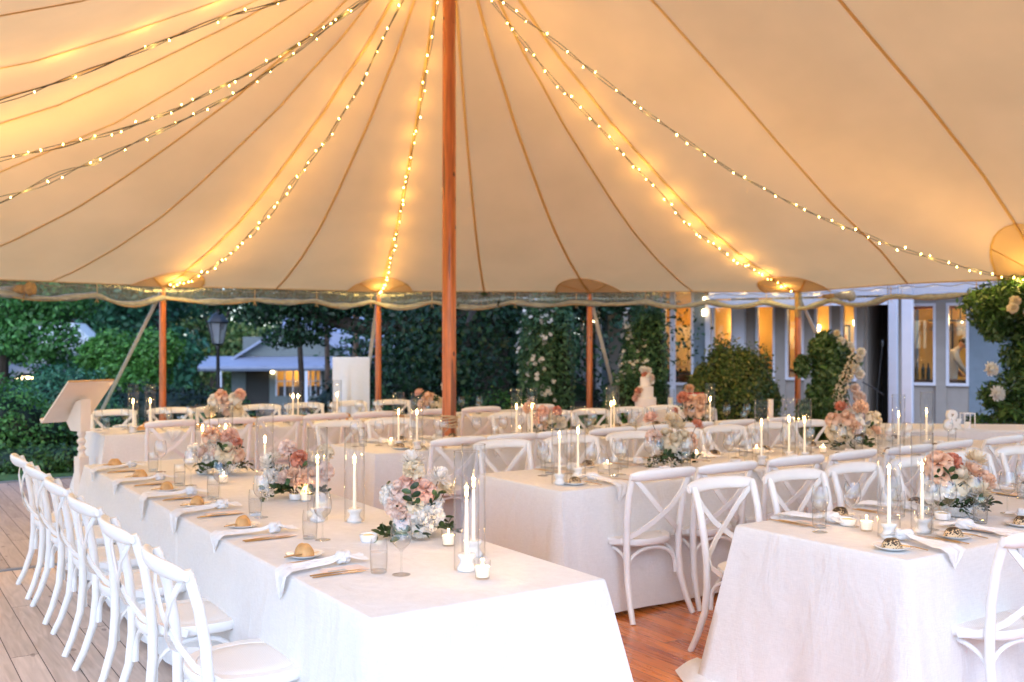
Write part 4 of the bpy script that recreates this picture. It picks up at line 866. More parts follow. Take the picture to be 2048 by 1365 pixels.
def arrangement(x,y,z,spec,lab,name='flower_arrangement',seed=0,W_=.17,D_=.10,Hh=.22,leaves=9,bowl=True,froth=True,ax=0):
    leaves+=5; rr=random.Random(seed); root=empty(name,(x,y,z),ax,lab,'flowers','rose and dahlia centrepieces')
    if bowl:
        m=MB(); m.lathe([(0,.001),(.045,.001),(.055,.008),(.075,.05),(.072,.05),(.05,.012),(0,.012)],seg=24); m.build('vase',M['ceramic'],root)
    st=MB(); lv=MB(); heads=[]
    for (dx,dy,dz,c,kind,sc) in spec:
        p=Vector((dx,dy,dz)); heads.append(p)
        n_=(p-Vector((0,0,.02))).normalized(); n_=(n_+Vector((0,-.35,.15))).normalized()
        put(FL[c][kind],'blossom',p,parent=root,rot=(n_.to_track_quat('Z','Y')@Matrix.Rotation(rr.uniform(0,6),3,'Z').to_quaternion()).to_euler(),scale=sc*1.12)
        st.tube([(0+dx*.15,dy*.2,.03),(dx*.6,dy*.6,dz*.5),p-n_*.01],[.0025,.0022,.002],5)
    st.build('stems',M['twig'],root)
    for k in range(leaves):
        a=2*PI*k/leaves+rr.uniform(-.3,.3); d=Vector((math.cos(a)*W_/.12,math.sin(a)*D_/.12,rr.uniform(-.05,.9)))
        leaf_cluster(lv,Vector((math.cos(a)*.035,math.sin(a)*.03,.045)),d,rr.uniform(.09,.16),rr.choice((5,6,7)),rr.uniform(.034,.05),rr)
    for k in range(5):
        a=rr.uniform(0,6.28); leaf_cluster(lv,Vector((math.cos(a)*.03,math.sin(a)*.03,.07)),Vector((math.cos(a)*W_/.2,math.sin(a)*.5,1.2)),Hh*rr.uniform(.6,.95),7,rr.uniform(.03,.045),rr,.1)
    for k in range(95):
        a=rr.uniform(0,6.28); e=rr.uniform(.1,1.9); o=Vector((math.cos(a),math.sin(a),e)).normalized(); petal(lv,Vector((o.x*W_*.35,o.y*D_*.35,.06+o.z*.05)),o,o.cross(Vector((-o.y,o.x,0))).normalized(),.045,.028,-.3,-.2,2,3,.8)
    lv.build('foliage',M['lf_arr'],root)
    if froth:
        m=MB()
        for q in range(3):
            c=Vector((rr.uniform(-W_,W_)*.75,-D_*.7+rr.uniform(-.02,.02),rr.uniform(.025,.07)))
            for k in range(70):
                p=c+Vector((rr.gauss(0,.022),rr.gauss(0,.018),rr.gauss(0,.018))); p.z=max(.004,p.z)
                o=Vector((rr.uniform(-1,1),rr.uniform(-1,1),rr.uniform(-1,1))).normalized(); petal(m,p,o,o.orthogonal().normalized(),.009,.009,.5,.3,1,2)
        m.build('tiny_white_blossom',M['pt_white'],root)
    return root
def spread(cols,n,W_,Hh,D_,seed,top=None):
    rr=random.Random(seed); out=[]
    for k in range(n):
        f=(k+.5)/n; a=PI*f; x=-W_*math.cos(a)*rr.uniform(.55,1.05); z=.07+Hh*math.sin(a)*rr.uniform(.35,1.0)*.8
        out.append((x,rr.uniform(-D_,D_*.6),z,rr.choice(cols),rr.choice((0,1,2,3)),rr.uniform(.85,1.25)))
    return out
Zt=TH+.004
AX=-YAW   # the photographer's side is the front of each bowl
# long left table, near the camera end
arrangement(2.09,3.93,Zt,[(-.075,-.03,.225,'blush',0,1.05),(-.035,.0,.255,'pink',1,.95),(-.02,.03,.335,'white',2,1.15),(-.01,.0,.30,'cream',3,1.0),(.035,-.02,.225,'pink',0,1.15),(.10,.0,.265,'white',2,1.1),(-.11,-.02,.19,'white',3,1.0),
 (-.08,-.05,.15,'blush',3,1.05),(.0,.03,.24,'peach',0,1.0),(.13,.02,.21,'cream',2,.95),(.065,.03,.17,'white',1,1.1),(-.05,-.07,.10,'blush',1,.9),(.03,-.07,.075,'white',3,1.15),(.075,-.05,.10,'white',3,1.1),(-.01,-.04,.165,'cream',1,1.0)],
 'rose arrangement nearest the camera, pink and white on the long left table',seed=1,W_=.15,ax=AX,leaves=11,bowl=False)
arrangement(2.05,5.28,Zt,[(-.13,-.02,.20,'white',2,1.3),(-.05,.03,.27,'blush',3,1.05),(.03,-.02,.235,'coral',0,1.1),(.09,.0,.20,'cream',2,1.25),(.16,.02,.25,'cream',3,1.0),(.02,-.06,.13,'peach',3,1.15),(.10,-.05,.14,'peach',0,1.25),(-.04,-.06,.12,'blush',2,1.1),(-.12,-.03,.12,'white',3,1.1),(.16,-.01,.15,'blush',3,1.1),(.06,.03,.22,'cream',1,1.2),(-.09,.03,.15,'white',1,1.0)],
 'wide flower arrangement with a coral rose in the middle of the long left table',seed=2,W_=.19,ax=AX,leaves=12,bowl=False)
arrangement(2.02,6.50,Zt,[(-.08,0,.27,'peach',1,1.1),(-.05,.0,.215,'white',2,1.35),(.05,.0,.25,'pink',3,1.1),(.09,.02,.22,'coral',0,.9),(.04,-.04,.16,'cream',1,1.45),(-.12,-.02,.14,'blush',2,1.15),(-.17,-.02,.16,'white',3,1.0),(-.02,-.04,.15,'blush',0,1.0),(.1,-.02,.15,'peach',0,1.2),(-.08,-.05,.11,'white',0,1.0)],
 'white and peach flower arrangement at the far part of the long left table',seed=3,W_=.19,ax=AX,leaves=12,bowl=False)
arrangement(4.62,2.93,Zt,[(-.10,0,.275,'peach',1,1.3),(-.02,.02,.26,'coral',3,1.0),(-.09,-.02,.21,'peach',0,1.2),(.0,-.02,.195,'cream',1,1.5),(.10,.03,.275,'cream',2,1.2),(.07,.0,.215,'peach',2,1.2),(.13,.0,.17,'peach',3,1.1),(-.13,-.02,.13,'white',1,1.3),(.09,-.03,.125,'cream',2,1.4),(-.05,-.03,.14,'white',0,1.3),(.02,-.04,.13,'white',2,1.2)],
 'peach and cream flower arrangement on the nearest right table',seed=4,W_=.17,ax=AX,leaves=11)
arrangement(4.80,5.20,Zt,[(-.16,-.02,.33,'pink',2,1.15),(-.01,0,.32,'cream',2,1.3),(.03,.02,.27,'cream',2,1.4),(.16,-.02,.29,'coral',2,.95),(.07,-.01,.21,'cream',0,1.3),(.12,.02,.19,'peach',1,1.2),(-.14,0,.20,'blush',3,1.15),(.0,-.03,.18,'cream',1,1.3),(.05,-.05,.11,'white',3,1.1),(-.05,.04,.22,'cream',1,1.1)],
 'airy cream flower arrangement with a coral dahlia, left part of the middle right table',seed=5,W_=.20,ax=AX,leaves=13,bowl=False)
arrangement(6.78,5.22,Zt,[(-.10,-.01,.335,'coral',2,1.15),(.06,-.01,.335,'peach',3,1.2),(-.17,0,.25,'peach',0,1.3),(-.06,0,.26,'peach',1,1.3),(.18,.0,.26,'cream',0,1.4),(.02,.03,.29,'white',1,1.2),(-.16,-.02,.16,'cream',1,1.5),(.0,-.03,.17,'peach',3,1.2),(.08,-.03,.14,'cream',2,1.3),(.17,-.01,.15,'peach',2,1.2),(-.08,-.04,.12,'cream',3,1.4)],
 'tall peach and coral flower arrangement toward the right of the middle right table',seed=6,W_=.23,ax=AX,leaves=13,bowl=False)
u_,v_=5.35,7.5
arrangement(u_,v_,Zt,[(-.16,-.01,.26,'peach',3,1.15),(-.04,0,.235,'pink',1,1.2),(.10,-.01,.245,'coral',0,.95),(-.09,-.02,.17,'pink',0,1.1),(.04,-.02,.16,'cream',1,1.5),(-.05,-.04,.13,'peach',1,1.1),(.12,-.02,.12,'cream',3,1.3),(.02,.03,.2,'cream',0,1.2)],
 'pink rose arrangement just right of the centre pole',seed=7,W_=.18,ax=AX,leaves=11,bowl=False)
arrangement(7.22,7.5,Zt,[(-.12,-.01,.29,'coral',3,1.3),(-.05,0,.27,'peach',0,1.5),(.06,-.01,.27,'peach',3,1.3),(-.2,-.01,.15,'coral',2,1.0),(.04,-.03,.18,'peach',1,1.6),(.13,-.02,.17,'cream',0,1.5),(-.06,-.03,.18,'peach',0,1.4),(.08,-.04,.10,'cream',1,1.5),(.0,.02,.24,'peach',1,1.4)],
 'apricot flower arrangement below the tiered cake',seed=8,W_=.2,ax=AX,leaves=10,bowl=False)
arrangement(3.20,10.25,Zt,[(-.10,0,.28,'white',0,1.5),(-.03,0,.33,'pink',0,1.4),(.02,0,.25,'blush',1,1.6),(.13,0,.30,'white',1,1.3),(.17,0,.32,'pink',3,1.2),(.14,-.01,.18,'cream',1,1.5),(-.02,-.03,.17,'white',2,1.6),(-.12,-.02,.15,'cream',3,1.4),(.06,-.03,.17,'peach',0,1.3)],
 'pink and white arrangement at the left part of the farthest table',seed=9,W_=.2,ax=AX,leaves=9,bowl=False)
arrangement(5.72,10.25,Zt,[(-.2,0,.26,'pink',2,1.3),(-.1,0,.22,'peach',1,1.5),(.13,0,.34,'white',3,1.5),(.16,0,.26,'pink',3,1.3),(.0,-.02,.18,'cream',1,1.5),(.08,-.03,.15,'cream',0,1.4),(-.15,-.02,.13,'blush',3,1.4)],
 'blush arrangement left of the centre pole on the farthest table',seed=10,W_=.2,ax=AX,leaves=10,bowl=False)

# ================================================================== LECTERN
lx,ly=at(163,9.3)
root=empty('lectern',(lx,ly,0),-YAW,'cream painted lectern with turned post and slanted reading board','lectern')
m=MB(); m.lathe([(.030,.80),(.038,.82),(.030,.84),(.026,.86),(.038,.875),(.040,.89),(.026,.905),(.024,.92),(.036,.94),(.042,.955),(.036,.97),(.024,.985),(.030,1.0),(.040,1.02),(.034,1.04),(.038,1.06)],seg=24); m.build('turned_post',M['lectern'],root)
m=MB(); m.box((0,0,.41),(.10,.10,.79),bev=.008); m.build('square_post',M['lectern'],root,False)
m=MB(); m.box((0,0,.03),(.42,.34,.05),bev=.008); m.box((0,0,.08),(.28,.22,.05),bev=.006); m.build('foot_plate',M['lectern'],root,False)
m=MB(); m.prism([(-.10,0),(.07,0),(.07,.30),(-.02,.27),(-.17,.08)],-.05,.05); me=m.mesh('bracket',M['lectern'],False)
o=put(me,'bracket',(0,0,1.05),parent=root,rot=(PI/2,0,0))
sl=math.atan2(.36,.42)
def board(name,size,loc,mat,bev=0):
    m=MB(); m.box((0,0,0),size,bev=bev); o=m.build(name,mat,root,False); q=Matrix.Rotation(-sl,3,'Y'); o.location=Vector((-.06,0,1.325))+q@Vector(loc); o.rotation_euler=(0,-sl,0)
board('reading_board',(.60,.46,.020),(0,0,0),M['lectern'],.004); board('book_ledge',(.03,.46,.05),(-.30,0,.02),M['lectern'],.008); board('wood_face',(.565,.43,.004),(0.01,0,.0125),M['lecternwood']); board('wood_edge',(.006,.455,.018),(.304,0,0),M['lecternwood'])
root.rotation_euler=(0,0,-YAW-R(36))
for ch in root.children:
    if ch.name.startswith('square'): ch.scale.z=.70
    elif not ch.name.startswith('foot'): ch.location.z-=.25

# ================================================================== EASEL BOARD
ex,ey=at(703,15.2)
root=empty('easel',(ex,ey,-.26),-YAW,'wooden easel holding the draped white board behind the farthest table','easel')
for s in(-1,1):
    m=MB(); m.strip([(s*.32,0,-.0),(s*.20,.06,1.5)],(0,-1,0),.035,.022); m.build('leg',M['lecternwood'],root,False)
m=MB(); m.strip([(0,.55,0),(0,.09,1.5)],(0,-1,0),.035,.022); m.build('rear_leg',M['lecternwood'],root,False)
m=MB(); m.box((0,.0,.70),(.6,.03,.04)); m.build('ledge',M['lecternwood'],root,False)
root2=empty('sign_board',(ex,ey,0),-YAW,'tall white board draped with white cloth before the far cottage','board')
m=MB(); m.box((0,-.03,.93),(.565,.02,.93),bev=.004); root2_b=m.build('board',M['board'],root2,False)
m=MB()
def dr(i,j):
    x=(i-.5)*.565; s=abs(x)/.28; z=1.39-j*.99
    bulge=.03*math.sin(min(1,abs(i-.5)*3.2)*PI)*j+.05*j*max(0,1-abs(i-.42)*5); gap=max(0,1-abs(i-.50)*9)*max(0,j-.12)
    return (x*(1-.0*j),-.045-bulge+gap*.035,z)
m.grid(dr,40,16); m.build('drape',M['drape'],root2,ang=80)
root2.rotation_euler=(0,0,-YAW)

# ================================================================== CAKES AND CAKE TABLE
cx,cy=at(1345,13.0)
root=empty('cake_table',(cx,cy,0),-YAW,'cloth covered cake table in front of the jasmine','table')
m=MB(); m.lathe([(0,.765),(.55,.765),(.565,.755),(.58,.60),(.60,.3),(.63,.02)],seg=48,cap=False); m.build('table_cloth',M['linen'],root)
m=MB(); m.lathe([(.02,.0),(.05,.4),(.05,.74),(.5,.745),(.5,.76),(0,.76)],seg=24); m.build('pedestal',M['metal'],root)
kx,ky=at(1291,12.6)
root=empty('wedding_cake',(kx,ky,.768),-YAW,'three tiered white cake topped with pink and white flowers','cake')
m=MB(); m.lathe([(0,0),(.16,0),(.16,.008),(0,.008)],seg=36); m.build('cake_board',M['ceramic'],root)
for k,(r_,z0,z1) in enumerate(((.135,.008,.16),(.10,.16,.30),(.068,.30,.42))):
    m=MB(); m.lathe([(0,z0+.001*k),(r_,z0+.001*k),(r_,z1-.008),(r_-.008,z1),(0,z1)],seg=40); m.build('cake_tier',M['cake'],root)
for dx,dy,dz,c,kd,s in ((.0,-.02,.455,'coral',0,1.3),(-.03,0,.51,'white',3,1.1),(.03,.0,.495,'white',3,1.1),(.065,-.03,.41,'blush',3,1.0),(.07,-.03,.36,'white',3,.9),(.05,-.05,.43,'white',1,.9),(-.085,-.06,.25,'coral',0,1.1),(-.105,-.05,.20,'peach',3,1.0),(-.13,-.05,.15,'pink',3,1.0),(-.06,-.07,.27,'peach',1,.8)):
    put(FL[c][kd],'blossom',(dx,dy,dz),parent=root,rot=(R(60),0,random.uniform(-1,1)),scale=s)
kx,ky=at(1392,12.8)
root=empty('low_cake',(kx,ky,.768),-YAW,'low round white cake with a peach flower and berries on a glass stand','cake')
m=MB(); m.lathe([(0,0),(.10,0),(.10,.008),(.02,.02),(.02,.09),(.16,.10),(.16,.11),(0,.11)],seg=32); m.build('cake_stand',M['thickglass'],root)
m=MB(); m.lathe([(0,.111),(.148,.111),(.15,.18),(.14,.19),(0,.19)],seg=40); m.build('cake_tier',M['cake'],root)
put(FL['peach'][2],'blossom',(-.09,-.03,.26),parent=root,rot=(R(50),0,0),scale=1.5); put(FL['cream'][2],'blossom',(-.09,-.02,.225),parent=root,rot=(R(80),0,0),scale=1.3)
rr=random.Random(4)
for k in range(9):
    m=MB(); m.lathe([(0,-.013),(.009,-.009),(.013,0),(.009,.009),(0,.013)],(-.10+.022*k+rr.uniform(-.01,.01),-.06+rr.uniform(-.03,.05),.202),10); m.build('berry',M['berry'],root)
px_,py_=at(1341,12.9); root=empty('pillar_candle',(px_,py_,.768),0,'fat white pillar candle in a glass between the two cakes','candle')
m=MB(); m.lathe([(0,.002),(.034,.002),(.034,.14),(0,.135)],seg=20); m.build('wax_pillar',M['wax'],root); m=MB(); m.lathe([(.052,.0),(.052,.25),(.050,.25),(.050,.004),(0,.004)],seg=26,cap=False); m.build('glass_cylinder',M['tallglass'],root)
px_,py_=at(1541,12.3)
for dx,lab in ((0,'tall white pillar candle behind the table, right of the round bush'),):
    root=empty('pillar_candle',(px_,py_,.3),0,lab,'candle'); m=MB(); m.lathe([(0,.0),(.035,.0),(.035,.62),(0,.615)],seg=18); m.build('wax_pillar',M['wax'],root); m=MB(); m.lathe([(0,-.3),(.12,-.3),(.12,-.28),(.02,-.25),(.02,-.02),(.08,-.01),(.08,0),(0,0)],seg=18); m.build('candle_stand',M['black'],root)

# bar / gift table far right with the ampersand
gx,gy=at(1985,10.2)
def quadbox(name,x,y,rz,d,mat,parent=None): m=MB(); m.box((0,0,0),d,bev=.006); return m
root=empty('gift_table',(gx,gy,0),-YAW-R(6),'white clothed gift table behind the right hand chairs','table')
m=MB(); m.box((0,0,.38),(2.3,.75,.76),bev=.02); m.build('table_cloth',M['linen'],root,False)
ax_,ay_=at(1909,9.95)
cu=bpy.data.curves.new('ampersand','FONT'); cu.body='&'; cu.size=.27; cu.extrude=.018; cu.bevel_depth=.004; cu.offset=.004
to=bpy.data.objects.new('tmp',cu); COL.objects.link(to); dg=bpy.context.evaluated_depsgraph_get(); me=bpy.data.meshes.new_from_object(to.evaluated_get(dg)); bpy.data.objects.remove(to)
me.materials.clear(); me.materials.append(M['ceramic'])
o=put(me,'ampersand_sign',(ax_-.1,ay_+.05,.765),rot=(PI/2,0,-YAW),label='white freestanding ampersand letter on the gift table',cat='sign')
lx_,ly_=at(1935,9.9); root=empty('glass_lantern',(lx_,ly_,.765),-YAW,'small square glass lantern beside the ampersand','lantern')
m=MB()
for a in(-1,1):
    for b in(-1,1): m.box((a*.05,b*.05,.08),(.008,.008,.16))
for z in(.004,.156): 
    for a in(-1,1): m.box((a*.05,0,z),(.008,.092,.008)); m.box((0,a*.05,z),(.092,.008,.008))
m.build('frame',M['ceramic'],root,False); m=MB(); m.lathe([(0,.01),(.025,.01),(.025,.07),(0,.068)],seg=16); m.build('wax_pillar',M['wax'],root)

# ================================================================== VEGETATION
def leaves_mesh(name,pts,nrm,size,mat,sj=.4,aspect=.55,fold=.25):
    n=len(pts); r=rng.normal(size=(n,3)); nrm=nrm+r*.75; nrm/=np.linalg.norm(nrm,axis=1)[:,None]+1e-9
    t=rng.normal(size=(n,3)); t-=nrm*(t*nrm).sum(1)[:,None]; t/=np.linalg.norm(t,axis=1)[:,None]+1e-9
    b=np.cross(nrm,t); s=(size*(1+sj*rng.uniform(-1,1,n)))[:,None]
    v=np.empty((n,4,3)); v[:,0]=pts-t*s; v[:,1]=pts+b*s*aspect+nrm*s*fold*.5; v[:,2]=pts+t*s; v[:,3]=pts-b*s*aspect+nrm*s*fold*.5
    me=bpy.data.meshes.new(name); me.vertices.add(n*4); me.vertices.foreach_set('co',v.reshape(-1))
    me.loops.add(n*4); me.loops.foreach_set('vertex_index',np.arange(n*4,dtype=np.int32)); me.polygons.add(n)
    me.polygons.foreach_set('loop_start',np.arange(0,n*4,4,dtype=np.int32)); me.update(calc_edges=True); me.materials.append(mat); return me
def crown_pts(lobes,n,inner=.55):
    w=np.array([l[3]*l[4]*l[5] for l in lobes])**(2/3); w/=w.sum(); P=[];Nn=[]
    for l,k in zip(lobes,rng.multinomial(n,w)):
        d=rng.normal(size=(k,3)); d/=np.linalg.norm(d,axis=1)[:,None]; r=inner+(1-inner)*rng.uniform(0,1,k)**.5
        r*=1+.13*np.sin(d[:,0]*7+l[0])*np.sin(d[:,2]*6+l[1]*3)+.08*rng.normal(size=k)
        P.append(np.array(l[:3])+d*r[:,None]*np.array(l[3:6])); Nn.append(d+np.array([0,0,.35]))
    return np.concatenate(P),np.concatenate(Nn)
def tree(name,x,y,z0,h,cr,lobes_n,n,size,mat,lab,cat='tree',group=None,trunk=.12,crown_z=None,flat=.75,seed=0,limbs=6,bark='bark',lean=0,inner=.5):
    rr=random.Random(seed); root=empty(name,(x,y,z0),0,lab,cat,group); cz=crown_z if crown_z is not None else h*.62
    lobes=[]
    for k in range(lobes_n):
        a=rr.uniform(0,6.28); d=cr*rr.uniform(.15,.72); lz=cz+(h-cz)*rr.uniform(-.75,.72); q=cr*rr.uniform(.30,.5)
        lobes.append((math.cos(a)*d,math.sin(a)*d,lz,q,q,q*flat))
    P,Nn=crown_pts(lobes,n,inner); me=leaves_mesh('crown',P,Nn,size,mat); put(me,'crown',parent=root)
    m=MB(); top=Vector((lean,0,cz)); pts=[Vector((0,0,-.2)),Vector((lean*.2+rr.uniform(-.05,.05),0,cz*.35)),Vector((lean*.6,rr.uniform(-.1,.1),cz*.7)),top]
    m.tube(pts,[trunk*1.25,trunk,trunk*.8,trunk*.5],9)
    for k in range(min(limbs,len(lobes))):
        l=Vector(lobes[k][:3]); f=rr.uniform(.45,.9); s=pts[1].lerp(top,f); mid=s.lerp(l,.5)+Vector((0,0,-.1*cr+rr.uniform(0,.2))); m.tube([s,mid,l],[trunk*.5,trunk*.32,trunk*.12],7)
    m.build('trunk',M[bark],root); return root
def bush(name,x,y,z0,rx,ry,h,n,size,mat,lab,cat='bush',group=None,seed=0,flowers=0,fmat=None,fs=.05,rz=None,core=True,nl=9,boxy=False,dome=False):
    rr=random.Random(seed); root=empty(name,(x,y,z0),-YAW if rz is None else rz,lab,cat,group); lobes=[]
    for k in range(nl):
        f=(k+.5)/nl*2-1; dm=1 if boxy else .5+.5*math.sqrt(max(0,1-f*f))
        lobes.append((f*rx*.72,rr.uniform(-.3,.3)*ry,h*dm*rr.uniform(.34,.60),rx*rr.uniform(.28,.40) if not boxy else rx*.3,ry*.75,h*dm*rr.uniform(.36,.44)))
    lobes.append((0,0,h*.5,rx*.78,ry*.8,h*.49))
    if dome:
        lobes=[(0,0,h*.45,rx*.93,ry*.93,h*.50)]
        for k in range(26):
            a=rr.uniform(0,6.28); e=rr.uniform(-.3,1.4); lobes.append((rx*.80*math.cos(a)*math.cos(e),ry*.80*math.sin(a)*math.cos(e),h*.45+h*.42*math.sin(e),rx*.2,rx*.2,rx*.2))
    P,Nn=crown_pts(lobes,n,.72); P[:,2]=np.abs(P[:,2]); me=leaves_mesh('foliage',P,Nn,size,mat); put(me,'foliage',parent=root)
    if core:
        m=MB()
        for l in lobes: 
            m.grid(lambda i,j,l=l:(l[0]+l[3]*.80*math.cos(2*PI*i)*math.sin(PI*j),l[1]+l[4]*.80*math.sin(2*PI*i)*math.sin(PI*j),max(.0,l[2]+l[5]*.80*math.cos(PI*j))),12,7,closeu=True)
        m.build('shade_core',M['lf_deep'],root)  # solid core in the deep shade colour, darkening gaps between the leaves
    if flowers:
        P,Nn=crown_pts(lobes,flowers*3,1.06); keep=P[:,2]>.15*h; P=P[keep][:flowers]; Nn=Nn[keep][:flowers]
        blossoms(root,P,Nn,fs,fmat or M['pt_white'])
    return root
P=np.stack([rng.uniform(-3,3.2,16000),rng.uniform(12.9,13.7,16000),rng.uniform(-.07,-.02,16000)],1); P[:,2]-=np.maximum(0,P[:,1]-12.9)*.07; Nn=np.tile([[.3,.9,.15]],(16000,1))
o=put(leaves_mesh('lawn_grass',P,Nn,.022,M['grass'],aspect=.16),'lawn_grass'); tag(o,'strip of short lawn grass along the deck edge','grass',kind='stuff')
def blossoms(root,P,Nn,fs,mat,name='blooms'):
    m=MB(); rr=random.Random(3)
    for p,nn in zip(P,Nn):
        o=Vector(nn).normalized(); p=Vector(p); q=o.orthogonal().normalized(); w=o.cross(q)
        for k in range(6):
            a=2*PI*k/6+rr.random(); d=(q*math.cos(a)+w*math.sin(a)+o*.45).normalized(); petal(m,p,d,o,fs*rr.uniform(.8,1.1),fs*.9,.3,-.2,2,2)
    ob=m.build(name,mat,root,ang=80); ob['kind']='stuff'; return ob
def T(name,xpx,Z,z0,h,cr,ln,n,size,mat,lab,**k):
    x,y=at(xpx,Z); return tree(name,x,y,z0,h,cr,ln,n,size,mat,lab,**k)
def B(name,xpx,Z,z0,rx,ry,h,n,size,mat,lab,**k):
    x,y=at(xpx,Z); return bush(name,x,y,z0,rx,ry,h,n,size,mat,lab,**k)
GT='garden trees beyond the tent'
# left foreground garden
T('maple_tree',5,21,-.6,6.2,2.1,14,26000,.058,M['lf_mid'],'leafy maple with low boughs at the far left of the garden',seed=1,trunk=.16,crown_z=3.2,flat=.6,limbs=8,group=GT)
T('round_tree',262,20.5,-.7,3.0,1.02,11,14000,.05,M['lf_bright'],'round bright green tree behind the left guy strap',seed=2,trunk=.07,crown_z=1.75,flat=.85,group=GT,inner=.6)
T('tall_tree',318,33,-1.2,9.5,3.0,18,13000,.12,M['lf_teal'],'tall blue green tree behind the round tree and left pole',seed=3,trunk=.25,crown_z=5.0,flat=.8,group=GT)
T('tall_tree',150,66,-1.9,15,7.5,16,9000,.26,M['lf_dark'],'broad dark tree beyond the pale building at far left',seed=4,trunk=.3,crown_z=7,group=GT)
T('tall_tree',430,70,-2.3,16,6.5,16,12000,.16,M['lf_olive'],'yellowish green tree behind the lamp post',seed=5,trunk=.3,crown_z=6,group=GT)
T('tall_tree',30,72,-2,14,7,14,8000,.26,M['lf_teal'],'distant blue green tree at the left edge of the garden',seed=6,trunk=.35,crown_z=7.5,group=GT)
B('clipped_hedge',130,17.5,-.35,1.15,.9,1.55,16000,.036,M['lf_teal'],'tall rounded blue green hedge behind the lectern',seed=7,nl=8)
B('laurel_bush',-15,14.6,-.33,1.05,.8,1.50,14000,.036,M['lf_mid'],'light green bush at the left edge behind the deck',seed=8)
B('low_hedge',60,13.75,-.3,1.5,.42,.52,12000,.030,M['lf_hedge'],'low clipped hedge along the lawn at the left deck edge',seed=9,boxy=True)
B('dark_shrub',300,18.5,-.4,2.2,.8,1.25,12000,.045,M['lf_deep'],'dark shrub mass under the round tree',seed=10)
B('dark_shrub',205,15.6,-.33,.8,.6,1.0,7000,.04,M['lf_dark'],'dark shrub just right of the lectern post',seed=11)
B('dark_shrub',395,19.5,-.4,1.3,.8,1.15,8000,.045,M['lf_dark'],'dark shrub at the foot of the lamp post',seed=12)
# rose bed behind the farthest table
for k,(x,Z,rx,h,mt,fl) in enumerate(((430,16.2,.9,.85,'lf_mid',26),(520,16.6,.9,.72,'lf_dark',22),(610,16.8,.9,.74,'lf_mid',16),(770,16.6,.9,.95,'lf_dark',8),(850,16.4,.8,1.05,'lf_hedge',10),(960,15.9,.8,1.15,'lf_hedge',12),(1010,15.0,.55,1.2,'lf_mid',14),(1180,13.9,.55,.95,'lf_mid',12),(1235,13.6,.5,1.05,'lf_mid',16),(1480,13.4,.85,.85,'lf_bright',6),(1600,13.0,.5,.8,'lf_mid',6),(1765,12.9,.55,.85,'lf_mid',12))):
    B('rose_bush',x,Z,-.32,rx,.5,h,6500,.032,M[mt],f'{ORD[k]} rose bush from the left in the bed behind the tables',seed=20+k,flowers=fl,fs=.055,group='rose bushes in the bed behind the tables')
# great dark tree with the horizontal bough
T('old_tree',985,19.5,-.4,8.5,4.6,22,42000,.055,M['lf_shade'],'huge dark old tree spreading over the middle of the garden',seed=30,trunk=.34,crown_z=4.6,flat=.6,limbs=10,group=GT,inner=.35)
x,y=at(985,19.5); root=[o for o in COL.objects if o.name.startswith('old_tree')][0]
m=MB(); ax=Vector((CY,-SY,0))
m.tube([ax*.0+Vector((0,0,2.2)),ax*-.8+Vector((0,0,2.55)),ax*-1.7+Vector((0,0,2.35)),ax*-2.5+Vector((0,0,2.30)),ax*-3.4+Vector((0,0,2.5)),ax*-4.2+Vector((0,0,3.1))],[.26,.22,.19,.16,.12,.07],10)
m.build('bough',M['bark'],root)
P,Nn=crown_pts([tuple(ax*d+Vector((0,0,z)))+(r,r,r*.5) for d,z,r in ((-4.3,3.0,.9),(-3.3,2.9,.9),(-2.3,2.95,.9),(-1.3,3.0,.9),(-4.1,2.1,.45),(-3.6,2.15,.45),(-3.9,2.5,.42),(-4.6,2.55,.45),(-5.4,2.85,.5),(-3.3,2.4,.4),(-.4,3.0,1.1),(.8,2.9,1.2),(1.9,3.0,1.2))],17000,.3)
put(leaves_mesh('crown',P,Nn,.05,M['lf_shade']),'crown',parent=root)
for k,(xx,ZZ,mt) in enumerate(((880,27,'lf_deep'),(1000,25,'lf_deep'),(850,34,'lf_dark'),(930,36,'lf_deep'))):
    T('shade_tree',xx,ZZ,-.8,6.5,3.0,14,14000,.075,M[mt],('dark tree just left of the centre pole','deeply shaded tree right of the centre pole','dark distant tree behind the easel','farthest dark tree behind the centre pole')[k],seed=40+k,trunk=.16,crown_z=2.9,group=GT)
for k,(xx,ZZ,h,mt) in enumerate(((602,24,5.4,'lf_mid'),(655,26,5.8,'lf_dark'),(705,23,5.2,'lf_dark'))):
    T('slim_tree',xx,ZZ,-.6,h,1.15,8,2600,.075,M[mt],('slim tree with a dark trunk before the cottage','slim pale trunked tree left of the easel','slim tree partly hidden by the easel')[k],seed=50+k,trunk=.07,crown_z=h*.74,group=GT,bark='bark' if k==0 else 'palebark',lean=.15*(k-1))
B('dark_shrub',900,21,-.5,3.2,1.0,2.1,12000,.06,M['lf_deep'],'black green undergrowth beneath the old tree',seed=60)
B('dark_shrub',745,22,-.6,1.6,.8,1.2,6000,.05,M['lf_dark'],'dark undergrowth behind the easel and second pole',seed=61)
# jasmine columns by the building
B('jasmine',1092,15.4,-.3,.50,.45,3.05,22000,.034,M['lf_jas'],'tall dark jasmine column with white stars, left of the third pole',boxy=True,seed=62,flowers=260,fs=.046,nl=5)
B('jasmine',1286,14.9,-.3,.40,.40,2.55,17000,.032,M['lf_jas'],'jasmine column thick with white stars behind the tiered cake',boxy=True,seed=63,flowers=330,fs=.046,nl=5)
B('jasmine',1270,14.5,-.3,.62,.45,1.55,9000,.032,M['lf_jas'],'spreading foot of jasmine below the starry column',seed=64,flowers=24,fs=.042,nl=6)
B('round_bush',1463,14.2,-.3,.70,.64,1.98,42000,.028,M['lf_olive'],'large rounded bush with reddish new growth before the veranda',seed=65,dome=True)
